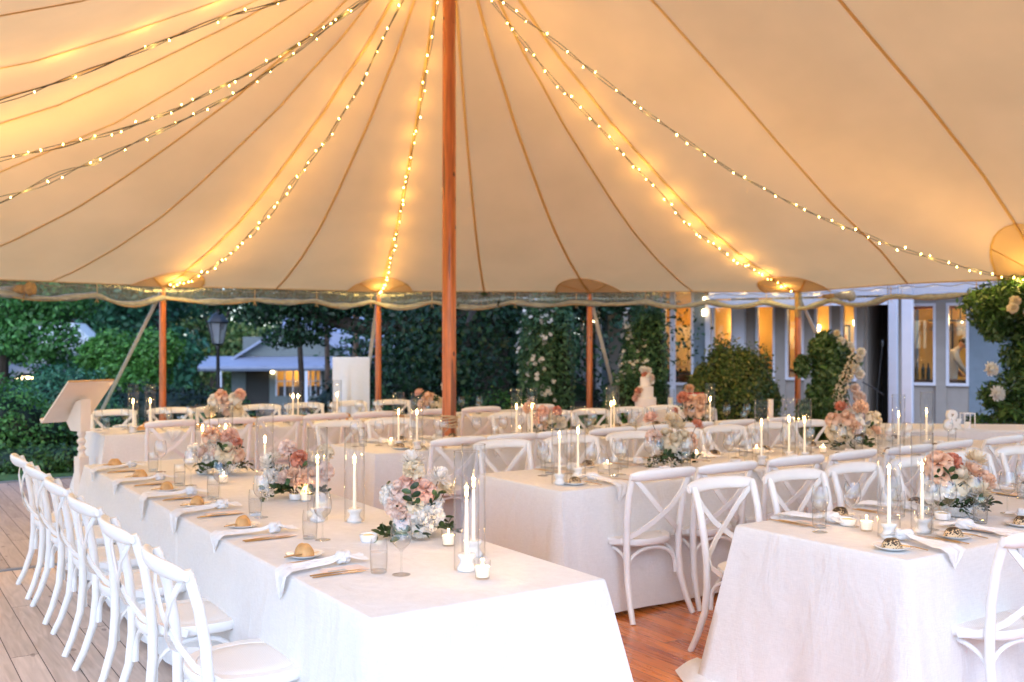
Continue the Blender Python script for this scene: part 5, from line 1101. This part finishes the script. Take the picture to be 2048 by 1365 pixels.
# the sea of distant woodland
P=[];Nn=[]
lob=[]
for k in range(92):
    Xc=-66+(k%46)*3.1; Zc=80+14*(k//46)+random.uniform(-5,5); c=cw(Xc,Zc); r=random.uniform(4,6.5); lob.append((c[0],c[1],random.uniform(-1,7),r,r,r*1.1))
P,Nn=crown_pts(lob,110000,.75); o=put(leaves_mesh('distant_wood',P,Nn,.30,M['lf_dark']),'distant_wood'); tag(o,'far dark wood closing the garden','trees',kind='stuff')

# ================================================================== FLOWER ARCH PILLARS
def arch_pillar(xpx,Z,h,rx,lab,seed,over=0,n=16000):
    x,y=at(xpx,Z); root=empty('flower_pillar',(x,y,-.1),-YAW,lab,'flowers','ceremony flower pillars before the veranda'); rr=random.Random(seed)
    lobes=[(rr.uniform(-.1,.1)*rx,0,h*(k+.5)/6*.88,rx*(.85-.05*k),rx*.8,h*.12) for k in range(6)]
    if over: lobes+=[(-rx*.6,0,h*.93,rx*.9,rx*.7,h*.10),(rx*.3,0,h*.98,rx*1.1,rx*.8,h*.11),(rx*.8,0,h*.8,rx,rx*.8,h*.12)]
    lobes+=[(rr.choice((-1,1))*rx*rr.uniform(.6,1.05),rr.uniform(-.2,.2),h*rr.uniform(.12,.9),rx*.3,rx*.3,h*.07) for _ in range(8)]
    P,Nn=crown_pts(lobes,n,.3); put(leaves_mesh('foliage',P,Nn,.045,M['lf_hedge'],aspect=.4),'foliage',parent=root)
    P,Nn=crown_pts([(l[0],l[1]-.05,l[2],l[3]*1.05,l[4],l[5]) for l in lobes[3:]],n//8,.85); put(leaves_mesh('pale_foliage',P,Nn,.04,M['lf_lav'],aspect=.4),'pale_foliage',parent=root)
    m=MB(); m.tube([(0,0,0),(0,.02,h*.5),(0,0,h*.9)],.03,8); m.build('stand',M['black'],root); return root
r_=arch_pillar(1655,12.9,2.0,.34,'left flower pillar with white and blush roses before the veranda',70)
rr=random.Random(8)
for dx,dz,c,k,s in ((.36,1.58,'white',0,1.7),(.33,1.50,'white',3,1.5),(.34,1.30,'white',0,1.8),(.30,1.37,'white',1,1.6),(.28,1.12,'blush',1,1.6),(.33,1.02,'blush',0,2.0),(.37,1.0,'blush',1,1.9),(.24,.80,'white',0,1.6),(.30,.76,'blush',1,1.7),(.34,.77,'blush',0,1.5),(.18,.82,'blush',3,1.2),(.30,.55,'white',0,1.7),(.12,.78,'white',3,.8),(.22,1.66,'white',2,1.5),(.1,1.72,'white',3,1.5),(.05,1.82,'cream',2,1.3)):
    put(FL[c][k],'blossom',(dx,-.22,dz+.02),parent=r_,rot=(R(80),0,rr.uniform(-.5,.5)),scale=s*.8)
m=MB()
for q in range(3):
    for k in range(60):
        f=k/60; b=Vector((-.02+.26*f+q*.02,-.3,1.05+.62*f-.1*q)); o=Vector((rr.uniform(-1,1),rr.uniform(-1,.2),rr.uniform(-1,1))).normalized(); petal(m,b,o,o.orthogonal().normalized(),.055,.022,.6,.1,1,3)
m.build('bleached_fronds',M['pt_cream'],r_)
r_=arch_pillar(2066,11.6,2.35,.55,'right flower pillar spilling leaves over the right edge of the picture',71,over=1,n=19000)
for dx,dz,s in ((-.62,1.34,2.0),(-.55,1.06,2.1)):
    put(FL['white'][2],'blossom',(dx,-.25,dz+.08),parent=r_,rot=(R(85),0,.3),scale=s)
    m=MB(); m.tube([(dx,-.24,dz+.08),(dx+.2,-.2,dz-.1),(-.1,0,dz+.1)],.005,5); m.build('stem',M['stem'],r_)
for k in range(16):
    put(FL[rr.choice(['white','white','cream'])][rr.choice((0,2,3))],'blossom',(rr.uniform(-.5,.5),-.42+rr.uniform(-.08,.08),rr.uniform(1.8,2.5)),parent=r_,rot=(R(80),0,rr.uniform(-.6,.6)),scale=rr.uniform(1.0,1.7))

# ================================================================== LAMP POST
x,y=at(436,21); root=empty('lamp_post',(x,y,-.6),-YAW,'black victorian garden lamp post left of the cottage','lamp post')
m=MB(); m.lathe([(.09,0),(.09,.25),(.05,.35),(.045,1.2),(.035,2.05),(.05,2.1),(.03,2.15),(.0,2.16)],seg=14); m.build('post',M['black'],root)
m=MB(); m.lathe([(.055,2.15),(.12,2.18),(0,2.2)],seg=6); m.lathe([(.215,2.62),(.235,2.64),(.12,2.80),(.05,2.84),(.05,2.88),(.02,2.93),(0,2.94)],seg=6)
for k in range(6): a=2*PI*k/6; m.tube([(.115*math.cos(a),.115*math.sin(a),2.18),(.205*math.cos(a),.205*math.sin(a),2.63)],.010,5)
m.build('lantern_frame',M['black'],root); m=MB(); m.lathe([(.108,2.19),(.198,2.62)],seg=6,cap=False); m.build('lantern_glass',M['lampglass'],root,False)

# ================================================================== BUILDINGS
def wallbox(m,x0,x1,y0,y1,z0,z1): m.box(((x0+x1)/2,(y0+y1)/2,(z0+z1)/2),(x1-x0,y1-y0,z1-z0))
# pale building far left: white curved render above a blue grey band
x,y=at(95,52); root=empty('pale_building',(x,y,-1.9),-YAW+R(8),'pale rounded building with a dark blue grey lower storey, far left','building')
m=MB(); m.box((0,2,3.4),(3.9,4,2.2),bev=.9); m.build('upper_storey',M['concrete'],root)
m=MB(); wallbox(m,-2.6,-1.35,.05,4,0,2.30); wallbox(m,1.0,1.92,.05,4,0,2.30); wallbox(m,-1.35,1.0,.05,4,1.85,2.30); wallbox(m,-1.35,1.0,1.2,4,0,1.85); m.build('lower_storey',M['bluegrey'],root,False)
m=MB(); m.box((-1.1,-.15,1.62),(.85,.06,.14),bev=.03); m.build('strip_light',M['lampon'],root,False)
# cottage with veranda
x,y=at(600,58); root=empty('cottage',(x,y,-2.1),-YAW+R(6),'grey cottage with a steel veranda roof and lit windows behind the trees','building')
m=MB()
segs=[('w',-3.9,-3.1),('d',-3.1,-1.75),('w',-1.75,-1.35),('g',-1.35,.1),('w',.1,.3),('g',.3,1.2),('w',1.2,3.2),('g',3.2,4.0),('w',4.0,6.5)]
for kd,a,b in segs:
    if kd=='w': wallbox(m,a,b,0,.2,0,2.35)
    if kd=='g': wallbox(m,a,b,0,.2,0,.55); wallbox(m,a,b,0,.2,2.2,2.35)
wallbox(m,-3.9,-3.7,.2,4,0,2.35); wallbox(m,-3.9,6.5,4,4.2,0,4.0); m.build('walls',M['housewall'],root,False)
m=MB(); wallbox(m,-3.1,-1.75,.1,.15,0,2.35); m.build('doorway',M['voidshade'],root,False)  # dark panel, shade of the door opening put into its colour
m=MB(); wallbox(m,-3.7,6.4,2.2,2.3,0,2.4); m.build('inner_wall',M['warmwall'],root,False)
for a,b in ((-1.35,.1),(.3,1.2),(3.2,4.0)):
    m=MB()
    for f in (0,.33,.66,1): c=a+(b-a)*f; m.box((c,-.02,1.37),(.09,.08,1.65))
    m.box(((a+b)/2,-.02,1.4),(b-a,.06,.06)); w_=m.build('window_frame',M['trim'],root,False); m=MB(); wallbox(m,a,b,.05,.06,.55,2.2); m.build('pane',M['pane'],w_,False)
    m=MB(); m.box(((a+b)/2,.6,.8),(b-a-.2,.5,.55)); m.build('furniture',M['darkwood'],root,False)
light('room_lamp',(-.4,1.2,1.9),28,(1,.62,.25),.15,root); light('room_lamp',(3.4,1.2,1.9),16,(1,.62,.25),.15,root)
m=MB(); m.add([(-5.4,-2.0,2.30),(6.8,-2.0,2.30),(6.8,.1,2.85),(-5.4,.1,2.85)],[(0,1,2,3)]); m.add([(-5.4,-2.0,2.18),(6.8,-2.0,2.18),(6.8,-2.0,2.31),(-5.4,-2.0,2.31)],[(0,1,2,3)]); m.build('veranda_roof',M['roof'],root,False)
m=MB(); m.box((.7,-1.9,2.12),(12.2,.1,.12)); m.build('veranda_beam',M['bluegrey'],root,False)
for c in (-4.2,-.0+.55,4.6): m=MB(); m.box((c,-1.85,1.1),(.16,.16,2.1)); m.build('veranda_post',M['trim'],root,False)
m=MB(); G=[(-3.5,2.85),(-.3,4.9),(2.9,2.85)]
m.add([(G[0][0],-.0,G[0][1]),(G[1][0],0,G[1][1]),(G[2][0],0,G[2][1])],[(0,1,2)]); m.build('gable',M['housewall'],root,False)
m=MB()
for a,b in ((0,1),(1,2)):
    p,q=G[a],G[b]; dx,dz=(q[0]-p[0]),(q[1]-p[1]); e=.12
    P0_=(p[0]-(dx*.12 if a==0 else 0),p[1]-(dz*.12 if a==0 else 0)); P1_=(q[0]+(dx*.12 if b==2 else 0),q[1]+(dz*.12 if b==2 else 0))
    m.add([(P0_[0],-.5,P0_[1]+.12),(P1_[0],-.5,P1_[1]+.12),(P1_[0],4.3,P1_[1]+.12),(P0_[0],4.3,P0_[1]+.12),(P0_[0],-.5,P0_[1]-.04),(P1_[0],-.5,P1_[1]-.04)],[(0,1,2,3),(0,1,5,4)])
m.build('gable_roof',M['roof'],root,False)
m=MB(); m.add([(-1.2,.1,4.2),(6.8,.1,4.2),(6.8,2.5,5.2),(-1.2,2.5,5.2)],[(0,1,2,3)]); m.add([(1.7,.1,2.85),(6.8,.1,2.85),(6.8,.12,4.2),(1.7,.12,4.2)],[(0,1,2,3)]); m.build('rear_roof',M['roof'],root,False)
m=MB(); m.lathe([(0,-.11),(.09,-.06),(.11,0),(.09,.06),(0,.11)],(-1.55,-.15,1.95),12); m.build('porch_lamp',M['lampon'],root)

# restaurant wing on the right: facade F runs left and away from the camera
FO=(8.0,17.5); FD=(-.857,.515)
def sx(px): k=(px-1024)/FPX; return (FO[0]-k*FO[1])/(k*FD[1]-FD[0])
o_=cw(*FO); FA=math.atan2(*(cw(FO[0]+FD[0],FO[1]+FD[1])[i]-o_[i] for i in (1,0)))
rest=empty('restaurant_building',(o_[0],o_[1],0),FA,'lilac grey restaurant wing with white posts and warmly lit windows on the right','building')
# local frame: +x runs left along the wall, +y = toward the tent (outside)?  tested below
_t1=Vector((math.cos(FA+PI/2),math.sin(FA+PI/2))); OUT=1 if _t1.dot(Vector((-o_[0],-o_[1])))>0 else -1
def fb(name,mat,x0,x1,y0,y1,z0,z1,parent=rest): m=MB(); wallbox(m,min(x0,x1),max(x0,x1),min(y0,y1)*1,max(y0,y1),z0,z1); return m.build(name,mat,parent,False)
O=OUT
def seg(kind,pa,pb,z0=.85,z1=2.31):
    a,b=sorted((sx(pa),sx(pb)))
    if kind=='wall': fb('wall_panel',M['wallgrey'],a,b,-.10*O,.0,-.4,2.9)
    if kind=='blue': fb('wall_panel',M['wallblue'],a,b,-.10*O,.012*O,-.4,2.9)
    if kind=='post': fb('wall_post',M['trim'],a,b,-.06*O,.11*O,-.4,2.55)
    if kind=='pier': fb('wall_pier',M['wallgrey'],a,b,-.06*O,.05*O,-.4,2.9)
    if kind=='dark':
        fb('recess_back',M['voidshade'],a,b,-1.6*O,-1.5*O,-.4,2.9)  # recess shade put into a near-black back wall
    if kind=='win':
        fb('wall_panel',M['wallgrey'],a,b,-.10*O,.0,-.4,z0); fb('wall_panel',M['wallgrey'],a,b,-.10*O,.0,z1,2.9)
        m=MB(); c=(a+b)/2
        for zc in (z0+.02,z1-.02): m.box((c,.012*O,zc),(b-a,.09,.05))
        for xc in (a+.02,b-.02): m.box((xc,.014*O,(z0+z1)/2),(.045,.088,z1-z0))
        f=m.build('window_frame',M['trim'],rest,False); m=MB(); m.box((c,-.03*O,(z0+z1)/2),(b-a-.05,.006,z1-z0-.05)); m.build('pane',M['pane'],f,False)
plan=[('blue',2240,1990),('blue',1990,1938),('win',1938,1893),('pier',1893,1872),('win',1872,1822),('wall',1822,1778),('dark',1778,1728),('pier',1728,1714),('win',1714,1682,.9,2.6),('pier',1682,1664),('win',1664,1630,.9,2.6),('pier',1630,1609),('win',1609,1572,.9,2.6),('pier',1572,1551),('win',1551,1513,.2,2.7),('wall',1513,1492),
 ('post',1492,1470),('win',1468,1426,.4,2.7),('post',1424,1414),('blue',1414,1388),('win',1388,1328,.75,2.7),('post',1327,1318),('wall',1318,1262),('pier',1262,1218),('blue',1218,1204),('post',1204,1196),('blue',1196,1172),('win',1166,1134,.8,2.5),('wall',1134,1060),('blue',1060,960)]
for p in plan: seg(*p)
fb('window_sash',M['trim'],*sorted((sx(1353),sx(1343))),.03*O,.09*O,.2,2.7)
# interior
a0,a1=sx(2200),sx(1000)
fb('room_floor',M['darkwood'],a0,a1,-4.2*O,-.11*O,-.4,-.02); fb('room_ceiling',M['warmwall'],a0,a1,-4.2*O,-.11*O,2.92,3.0); fb('room_back_wall',M['warmwall'],a0,sx(1790),-2.7*O,-2.6*O,0,2.9)
fb('room_back_wall',M['warmwall'],sx(1727),sx(1420),-1.75*O,-1.65*O,0,2.9); fb('room_back_wall',M['warmwall'],sx(1418),sx(1100),-3.1*O,-3.0*O,0,2.9)
for px in (1779,1727,1419): c=sx(px); fb('partition',M['warmwall' if px==1419 else 'wallgrey'],c-.05,c+.05,-3.0*O,-.12*O,0,2.9)
fb('dado',M['cabinet'],sx(1727),sx(1420),-1.65*O,-1.62*O,0,1.0); fb('dado_rail',M['darkwood'],sx(1727),sx(1420),-1.65*O,-1.58*O,1.0,1.06)
for px in (1700,1655,1588,1540):
    c=sx(px); fb('door_edge',M['darkwood'],c-.03,c+.03,-1.3*O,-1.22*O,0,2.9)
for px,z in ((1598,1.9),(1522,1.75),(1445,1.8),(1675,2.0)):  # wall lamps added to break up the flat glow in the windows
    m=MB(); m.lathe([(0,-.07),(.035,-.05),(.045,.05),(0,.08)],seg=10); o=m.build('wall_lamp',M['lampon'],rest); o.location=(sx(px),-1.5*O,z)
fb('ceiling_beam',M['redwood'],a0,sx(1790),-1.3*O,-1.0*O,2.25,2.9)
fb('bar_counter',M['darkwood'],a0,sx(1800),-.8*O,-.3*O,0,.93)
fb('roof_slab',M['trim'],a0-1,a1+1,-4.3*O,1.0*O,2.98,3.15)
m=MB(); a,b=sx(2200),sx(1806); wallbox(m,a,b,.9*O if O<0 else .9,1.02*O if O<0 else 1.02,2.42,2.62) if O>0 else wallbox(m,a,b,-1.02,-.9,2.42,2.62); m.build('fascia',M['trim'],rest,False)
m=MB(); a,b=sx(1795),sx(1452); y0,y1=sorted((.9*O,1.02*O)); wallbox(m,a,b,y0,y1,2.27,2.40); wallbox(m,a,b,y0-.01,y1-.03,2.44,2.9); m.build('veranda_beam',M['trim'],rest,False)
for pa,pb in ((1802,1828),(1776,1797)):
    # veranda pillars stand 1 m in front of the wall
    Zp=15.6 if pa>1790 else 16.3; x0,y0=at((pa+pb)/2,Zp); w_=(pb-pa)*Zp/FPX/1.25; m=MB(); m.box((0,0,1.1),(w_,w_,3.0),bev=.012)
    o=m.build('veranda_pillar',M['trim'],None,False); o.location=(x0,y0,0); o.rotation_euler=(0,0,FA); o.parent=rest; o.matrix_parent_inverse=(Matrix.Translation((o_[0],o_[1],0))@Matrix.Rotation(FA,4,'Z')).inverted()
m=MB(); y0,y1=sorted((0.02*O,1.4*O)); wallbox(m,a0,a1,y0,y1,-.4,-.06); m.build('veranda_floor',M['farDeck'],rest,False)
for px,yy,z,e in ((1850,-1.2,2.1,60),(1925,-1.5,2.1,130),(1905,-.35,2.0,50),(1694,-.9,1.3,40),(1640,-1.0,2.1,45),(1590,-.9,2.2,40),(1530,-.8,2.2,35),(1360,-1.7,2.2,260),(1445,-1.2,2.0,40),(1150,-1.2,2.0,45)):
    light('room_lamp',(sx(px),yy*O,z),e*.06,(1,.66,.28),.06,rest)
# kitchen cabinets and pendant lamps seen through the wide window
m=MB()
c0=sx(1385); 
for k in range(5): wallbox(m,c0+k*.55+.01,c0+k*.55+.54,*sorted((-2.98*O,-2.6*O)),.95,2.0); 
m.build('wall_cabinets',M['cabinet'],rest,False)
m=MB()
for k in range(5): m.box((c0+k*.55+.275,-2.59*O,1.47),(.40,.02,.85),bev=.008)
m.build('cabinet_doors',M['cabinet'],rest,False); fb('kitchen_bench',M['darkwood'],c0,c0+2.8,-2.98*O,-2.3*O,0,.88)
for px in (1358,1386):
    m=MB(); m.lathe([(.004,.55),(.004,.12),(.02,.11),(.03,.06),(.085,.0),(.08,0),(.0,.05)],seg=16); o=m.build('pendant_lamp',M['black'],rest); o.location=(sx(px),-1.0*O,1.66)
# wall lamps between the posts
for px,z in ((1413,2.2),(1415,2.45),(1195,2.1)):
    m=MB(); m.lathe([(0,-.06),(.03,-.05),(.035,.05),(.02,.07),(0,.07)],seg=12); o=m.build('wall_lamp',M['lampon'],rest); o.location=(sx(px),.16*O,z)
# table lamp in the right window
m=MB(); m.lathe([(0,-.10),(.05,-.08),(.06,0),(.04,.1),(0,.12)],seg=14); o=m.build('table_lamp',M['lampon'],rest); o.location=(sx(1692),-.5*O,1.25)
# small ceiling spots
for px,z in ((1930,2.28),(1901,2.0),(1862,2.35),(1866,2.05)):
    m=MB(); m.lathe([(0,-.02),(.018,0),(0,.02)],seg=8); o=m.build('spot_lamp',M['lampon'],rest); o.location=(sx(px),-1.6*O,z)
# hanging glasses rack
m=MB(); xa,xb=sx(1945),sx(1828); wallbox(m,xa,xb,*sorted((-1.9*O,-1.6*O)),2.02,2.05)
for k in range(6): m.box((xa+(xb-xa)*(k+.5)/6,-1.75*O,2.2),(.025,.025,.34))
m.build('glass_rack',M['black'],rest,False)
m=MB()
for k in range(26): m.lathe([(.03,-.0),(.004,-.012),(.004,-.08),(.035,-.12),(.032,-.18)],(xa+(xb-xa)*(k+.5)/26,-1.75*O+.05*((k%3)-1),2.02),10,False)
m.build('hanging_glasses',M['thickglass'],rest)
m=MB()
for k in range(6): m.lathe([(0,0),(.036,0),(.036,.19),(.014,.24),(.014,.30),(0,.30)],(sx(1860)+k*.10-.2,-.55*O+.06*(k%2),.93),10)
m.build('bottles',M['bottle'],rest)
def picture(pa,pb,z0,z1,yy,lab,tilt=0):
    a,b=sorted((sx(pa),sx(pb))); c=(a+b)/2; r=empty('framed_picture',(0,0,0),0,lab,'picture','framed pictures in the restaurant')
    r.parent=rest; r.location=(c,yy*O,(z0+z1)/2); w_,h_=b-a,z1-z0
    m=MB()
    for s in(-1,1): m.box((s*w_/2,0,0),(.035,.03,h_+.035)); m.box((0,0,s*h_/2),(w_-.035,.028,.035))
    m.build('frame',M['black'],r,False); m=MB(); m.box((0,-.004*O,0),(w_,.012,h_)); m.build('mount',M['mount'],r,False)
    m=MB(); m.box((0,.006*O,0),(w_*.52,.010,h_*.58)); m.build('print',M['artmat'],r,False); m=MB(); m.box((-.03*w_,.013*O,.02),(w_*.14,.006,h_*.12)); m.build('print_detail',M['artdark'],r,False)
    wm=rest.matrix_world; return r
bpy.context.view_layer.update()
pics=[picture(1866,1836,1.30,1.98,-2.57,'framed orange print on the yellow wall in the right hand window'),picture(1660,1638,1.05,1.95,-1.62,'tall framed print in the narrow window right of the wrapped pole')]
for r in pics:
    bpy.context.view_layer.update(); mw=r.matrix_world.copy(); r.parent=None; r.matrix_world=mw
# microphone stand in the dark recess
x,y=at(1752,15.8); root=empty('microphone_stand',(x,y,-.06),-YAW,'black microphone stand on the veranda in front of the dark doorway','stand')
m=MB(); m.tube([(0,0,.02),(.02,0,.95)],.012,8); m.build('upright',M['black'],root); m=MB(); m.tube([(-.22,0,1.05),(.02,0,.92),(.12,0,.84)],.011,7); m.tube([(.1,0,1.62),(.03,0,.95)],.006,6); m.build('boom_arm',M['black'],root)
m=MB(); m.lathe([(0,-.04),(.018,-.03),(.022,.04),(.015,.07),(0,.08)],(.1,0,1.64),12); m.build('microphone',M['black'],root)
for a in (0,2.1,4.2): m=MB(); m.tube([(0,0,.25),(.28*math.cos(a),.28*math.sin(a),0)],.010,6); m.build('leg',M['black'],root)
# garden tap hook / dark bench behind the third pole
x,y=at(1215,16.0)
m=MB(); 
root=empty('garden_bench',(x,y,-.3),-YAW,'dark garden bench half hidden between the jasmine columns','bench')
m=MB(); m.box((0,0,.42),(1.3,.45,.05)); m.build('seat',M['black'],root,False); m=MB()
for z in (.62,.78,.92): m.box((0,.2,z),(1.3,.03,.09))
m.build('backrest',M['black'],root,False)
for a in(-1,1):
    for b in(-1,1): m=MB(); m.box((a*.6,b*.19,.2),(.05,.05,.4)); m.build('leg',M['black'],root,False)

# ================================================================== PERSON behind the bar window
def person():
    xs=sx(1884); loc=rest.matrix_world@Vector((xs,-.95*O,0)); root=empty('person',loc,-YAW,'person with dark hair in a white shirt bending over the bar behind the right window','person')
    V=[(0,0,.95),(.02,-.0,1.12),(.05,0,1.30),(.10,-.02,1.44),(.16,-.03,1.50),(.22,-.04,1.56),   # pelvis..head (leaning right)
       (.02,-.17,1.40),(.13,-.22,1.16),(.27,-.18,1.02),   # near arm
       (.02,.16,1.40),(.14,.20,1.16),(.28,.14,1.02),
       (0,-.09,.9),(.0,-.10,.5),(-.02,-.10,.06),(0,.09,.9),(0,.10,.5),(.02,.10,.06),(.10,-.12,.03),(.12,.12,.03)]
    E_=[(0,1),(1,2),(2,3),(3,4),(4,5),(2,6),(6,7),(7,8),(2,9),(9,10),(10,11),(0,12),(12,13),(13,14),(0,15),(15,16),(16,17),(14,18),(17,19)]
    rad=[.15,.14,.165,.10,.055,.06,.07,.05,.04,.07,.05,.04,.10,.065,.045,.10,.065,.045,.04,.04]
    me=bpy.data.meshes.new('body'); me.from_pydata(V,E_,[]); o=bpy.data.objects.new('body',me); COL.objects.link(o)
    sk=o.modifiers.new('s','SKIN'); 
    for v,r in zip(me.skin_vertices[0].data,rad): v.radius=(r,r*.85)
    me.skin_vertices[0].data[0].use_root=True
    o.modifiers.new('d','SUBSURF').levels=2; dg=bpy.context.evaluated_depsgraph_get(); me2=bpy.data.meshes.new_from_object(o.evaluated_get(dg)); bpy.data.objects.remove(o)
    me2.materials.clear()
    for mt in (M['shirt'],M['skin'],M['trousers']): me2.materials.append(mt)
    for p in me2.polygons:
        c=p.center; p.use_smooth=True
        p.material_index=2 if c.z<.93 else (1 if (c.x>.15 and c.z>1.42) or (c.z<1.10 and c.x>.2) else 0)
    b=bpy.data.objects.new('body',me2); COL.objects.link(b); b.parent=root
    hc=Vector((.265,-.045,1.60)); q=Matrix.Rotation(R(55),3,'Y')
    m=MB(); 
    def hd(i,j):
        a=2*PI*i; t=PI*j; p=Vector((.083*math.sin(t)*math.cos(a),.074*math.sin(t)*math.sin(a),.112*math.cos(t)))
        if p.x>.05 and abs(p.y)<.02 and -.03<p.z<.02: p.x+=.022*(1-abs(p.y)/.02)       # nose
        if p.z<-.04: p.x*=.9; p.y*=.85
        if p.x>.05 and abs(abs(p.y)-.028)<.012 and .0<p.z<.03: p.x-=.010               # eye sockets
        return hc+q@p
    m.grid(hd,28,20,closeu=True); m.build('head',M['skin'],root)
    m=MB()
    def hr(i,j):
        a=2*PI*i; t=PI*.62*j; p=Vector((.094*math.sin(t)*math.cos(a)-.012,.086*math.sin(t)*math.sin(a),.124*math.cos(t)))
        p*=1+.06*noise.noise(p*60); 
        if p.x>.05: p.z=max(p.z,.045)
        return hc+q@p
    m.grid(hr,24,12,closeu=True); m.build('hair',M['hair'],root)
    for s in(-1,1):
        m=MB(); base=Vector((.285,s*.16-(.02 if s<0 else .0),1.0)); m.lathe([(0,-.035),(.028,-.025),(.035,.0),(.026,.03),(0,.035)],base,8)
        for f in range(4): m.tube([base+Vector((.02,-.027+.018*f,0)),base+Vector((.055+.004*(f%2),-.03+.019*f,-.008)),base+Vector((.08-.006*abs(f-1.5),-.03+.019*f,-.03))],[.0095,.0085,.006],6)
        m.tube([base+Vector((.0,s*-.03,.0)),base+Vector((.03,s*-.055,-.01)),base+Vector((.05,s*-.06,-.025))],[.011,.009,.007],6); m.build('hand',M['skin'],root)
person()
